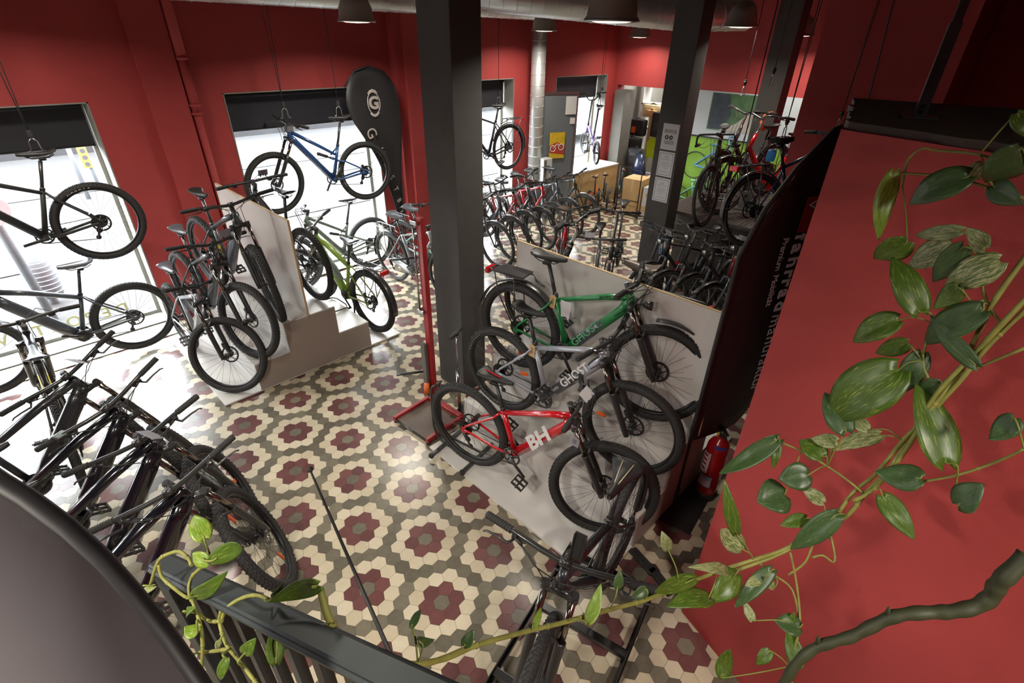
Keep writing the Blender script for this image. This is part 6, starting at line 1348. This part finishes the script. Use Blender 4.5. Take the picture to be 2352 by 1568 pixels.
t = thing('traffic_light', 'yellow traffic light on a thin post across the street', 'traffic light', (0.55, 12.0, -0.12)); mb = MB(); mb.cyl((0, 0, 0), (0, 0, 1.3), 0.04, n=10); obj('post', mb, M['streetgrey'], t); mb = MB(); mb.box((-0.05, -0.05, 0.66), (0.16, 0.12, 0.44), None, 0.02); obj('housing', mb, M['trafficyellow'], t); mb = MB(); [mb.cyl((-0.05, -0.115, 0.52 + 0.14*i), (-0.05, -0.12, 0.52 + 0.14*i), 0.05, n=14) for i in range(3)]; obj('lens', mb, M['print_'], t)
t = thing('street_post', 'thin grey post beside the yellow traffic light', 'post', (0.19, 11.0, -0.12)); mb = MB(); mb.cyl((0, 0, 0), (0, 0, 2.2), 0.045, n=10); obj('pole', mb, M['streetgrey'], t)
t = thing('street_post', 'dark post at the far left of the street', 'post', (-1.15, 14.5, -0.12)); mb = MB(); mb.cyl((0, 0, 0), (0, 0, 2.2), 0.05, n=10); obj('pole', mb, M['streetgrey'], t)
def car(x, y, rz, label, m):
    t = thing('car', label, 'car', (x, y, -0.12), R_(rz), 'parked cars outside')
    mb = MB(); mb.prism([(-2.0, 0.3), (2.0, 0.3), (2.05, 0.6), (1.9, 0.85), (1.0, 0.95), (0.5, 1.4), (-1.1, 1.42), (-1.7, 0.98), (-2.05, 0.9)], (0, 0, 0), (1, 0, 0), (0, 0, 1), (0, 1, 0), 1.65); obj('body', mb, M[m], t)
    mb = MB(); mb.prism([(0.85, 0.97), (0.45, 1.34), (-1.05, 1.36), (-1.5, 1.0)], (0, 0, 0), (1, 0, 0), (0, 0, 1), (0, 1, 0), 1.67); obj('side_window', mb, M['carglass'], t)
    for x_ in (-1.3, 1.3):
        for s in (-1, 1): obj('wheel', MB().cyl((x_, s*0.70, 0.32), (x_, s*0.84, 0.32), 0.32, n=24), M['rubber'], t)
car(13.8, 9.2, 4, 'pale parked car seen through the corner window', 'carblue'); car(17.5, 12.6, 4, 'white parked car farther up the street', 'cardw')
# mirrored window lettering, applied to the outside of the front pane
t = thing('window_lettering', 'pale gold mirrored lettering low on the front left window', 'lettering', (-1.2, 4.06, 0.15))
for k, ch_ in enumerate('DEPORTIVA'): text('letter', ch_, 0.17, M['letters'], t, (0.60 - 0.15*k, 0, 0.02), (-1, 0, 0), (0, 0, 1), 0.001, bold=0.003)

# ------------------------------------------------------------------ climbing pothos
def smooth(pts, n=4):
    P = [Vector(p) for p in pts]; out = []
    for i in range(len(P) - 1):
        p0 = P[max(0, i-1)]; p1 = P[i]; p2 = P[i+1]; p3 = P[min(len(P)-1, i+2)]
        for j in range(n):
            u = j/n; out.append(0.5*((2*p1) + (p2 - p0)*u + (2*p0 - 5*p1 + 4*p2 - p3)*u*u + (3*p1 - p0 - 3*p2 + p3)*u**3))
    out.append(P[-1]); return out
CAM = Vector((-1.156, -2.806, 2.959))
t = thing('pothos_vine', 'trailing variegated pothos vine draped over railing and near red wall', 'plant', (1.0, -2.2, 2.0)); o_ = Vector((1.0, -2.2, 2.0))
for k_, pts in VS.items():
    r0 = {'main': 0.0062, 's2': 0.0055, 's3': 0.006}.get(k_, 0.0034)
    sm_ = smooth(pts); mb = MB(); mb.tube([p - o_ for p in sm_], [r0*(0.9 + 0.2*random.random()) for _ in sm_], 8)
    for p in sm_[6::9]: mb.sph(p - o_, r0*1.35, 6)
    obj('stem', mb, M['stem'], t)
rl = random.Random(21)
def leaf(base, tip, foot, w, m):
    base = Vector(base); tip = Vector(tip); ax = tip - base; L = ax.length; ax.normalize()
    view = (CAM - (base + tip)/2).normalized()
    tilt = rl.uniform(-0.55, 0.55)
    nrm = (view - ax*view.dot(ax)).normalized(); side = ax.cross(nrm).normalized()
    nrm, side = nrm*math.cos(tilt) + side*math.sin(tilt), side*math.cos(tilt) - nrm*math.sin(tilt)
    w = w/max(0.75, math.cos(tilt)); bend = rl.uniform(0.04, 0.16)*L*rl.choice((1, 1, -1)); fold = rl.uniform(0.12, 0.35)
    NU, NV = 14, 8; vs = []; uv = []; fs = []
    for i in range(NU + 1):
        u = i/NU
        if u < 0.28: ww = 0.5*w*(0.30 + 0.70*math.sin((u/0.28)*PI/2)**0.7)
        else: ww = 0.5*w*(math.cos(((u - 0.28)/0.72)*PI/2)**0.85)
        for j in range(-NV//2, NV//2 + 1):
            s = j/(NV/2)
            back = 0.10*L*max(0, 1 - u/0.28)*abs(s)**1.2
            p = base + ax*(u*L - back) + side*(ww*s) + nrm*(bend*math.sin(PI*u) + fold*abs(s)*ww - 0.18*ww*s*s + 0.015*w*math.sin(9*u + 3*s))
            vs.append(p - o_); uv.append((u, s*0.5 + 0.5))
    c = NV + 1
    for i in range(NU):
        for j in range(NV): fs.append((i*c+j, i*c+j+1, (i+1)*c+j+1, (i+1)*c+j))
    mb = MB(); mb.add(vs, fs, True); me = mb.mesh('leaf')
    ul = me.uv_layers.new(name='UVMap')
    for lp in me.loops: ul.data[lp.index].uv = uv[lp.vertex_index]
    lo_ = obj('leaf', me, M[m], t); md = lo_.modifiers.new('thickness', 'SOLIDIFY'); md.thickness = 0.0006
    f = Vector(foot); mid_ = (f + base)/2 + nrm*0.012 + Vector((0, 0, 0.012))
    mb = MB(); mb.tube([p - o_ for p in smooth([f, mid_, base, base + ax*L*0.12 + nrm*(bend*0.3)], 4)], 0.0019, 6); obj('leaf_stalk', mb, M['petiole'], lo_)
for row in VL: leaf(*row)
t = thing('woody_vine_stem', 'thick dark woody vine stem crossing the lower right corner', 'plant', VT[0]); o_ = Vector(VT[0])
sm_ = smooth(VT, 5); mb = MB(); mb.tube([p - o_ for p in sm_], [0.0075 + 0.0045*i/len(sm_) + 0.0008*math.sin(i*1.1) for i in range(len(sm_))], 12); obj('stem', mb, M['stemdark'], t)
for i in (16, 34, 58):
    mb = MB(); p = sm_[i] - o_; q = p + Vector((-0.004, 0.006, 0.03)); mb.tube([p, (p + q)/2 + Vector((0.004, 0, 0)), q], [0.005, 0.0035, 0.0015], 7); obj('root_stub', mb, M['stemdark'], t)

# ------------------------------------------------------------------ lettering becomes plain meshes
dg = bpy.context.evaluated_depsgraph_get(); dg.update()
for o in [x for x in S.objects if x.type == 'FONT']:
    me = bpy.data.meshes.new_from_object(o.evaluated_get(dg)); nm_ = o.name.split('.')[0]
    o.name = 'old_text'; n_ = bpy.data.objects.new(nm_, me); COL.objects.link(n_)
    if len(me.materials) == 0: me.materials.append(o.data.materials[0])
    n_.parent = o.parent; n_.matrix_local = o.matrix_local
    for k_ in ('label',):
        if k_ in o: n_[k_] = o[k_]
    bpy.data.objects.remove(o, do_unlink=True)
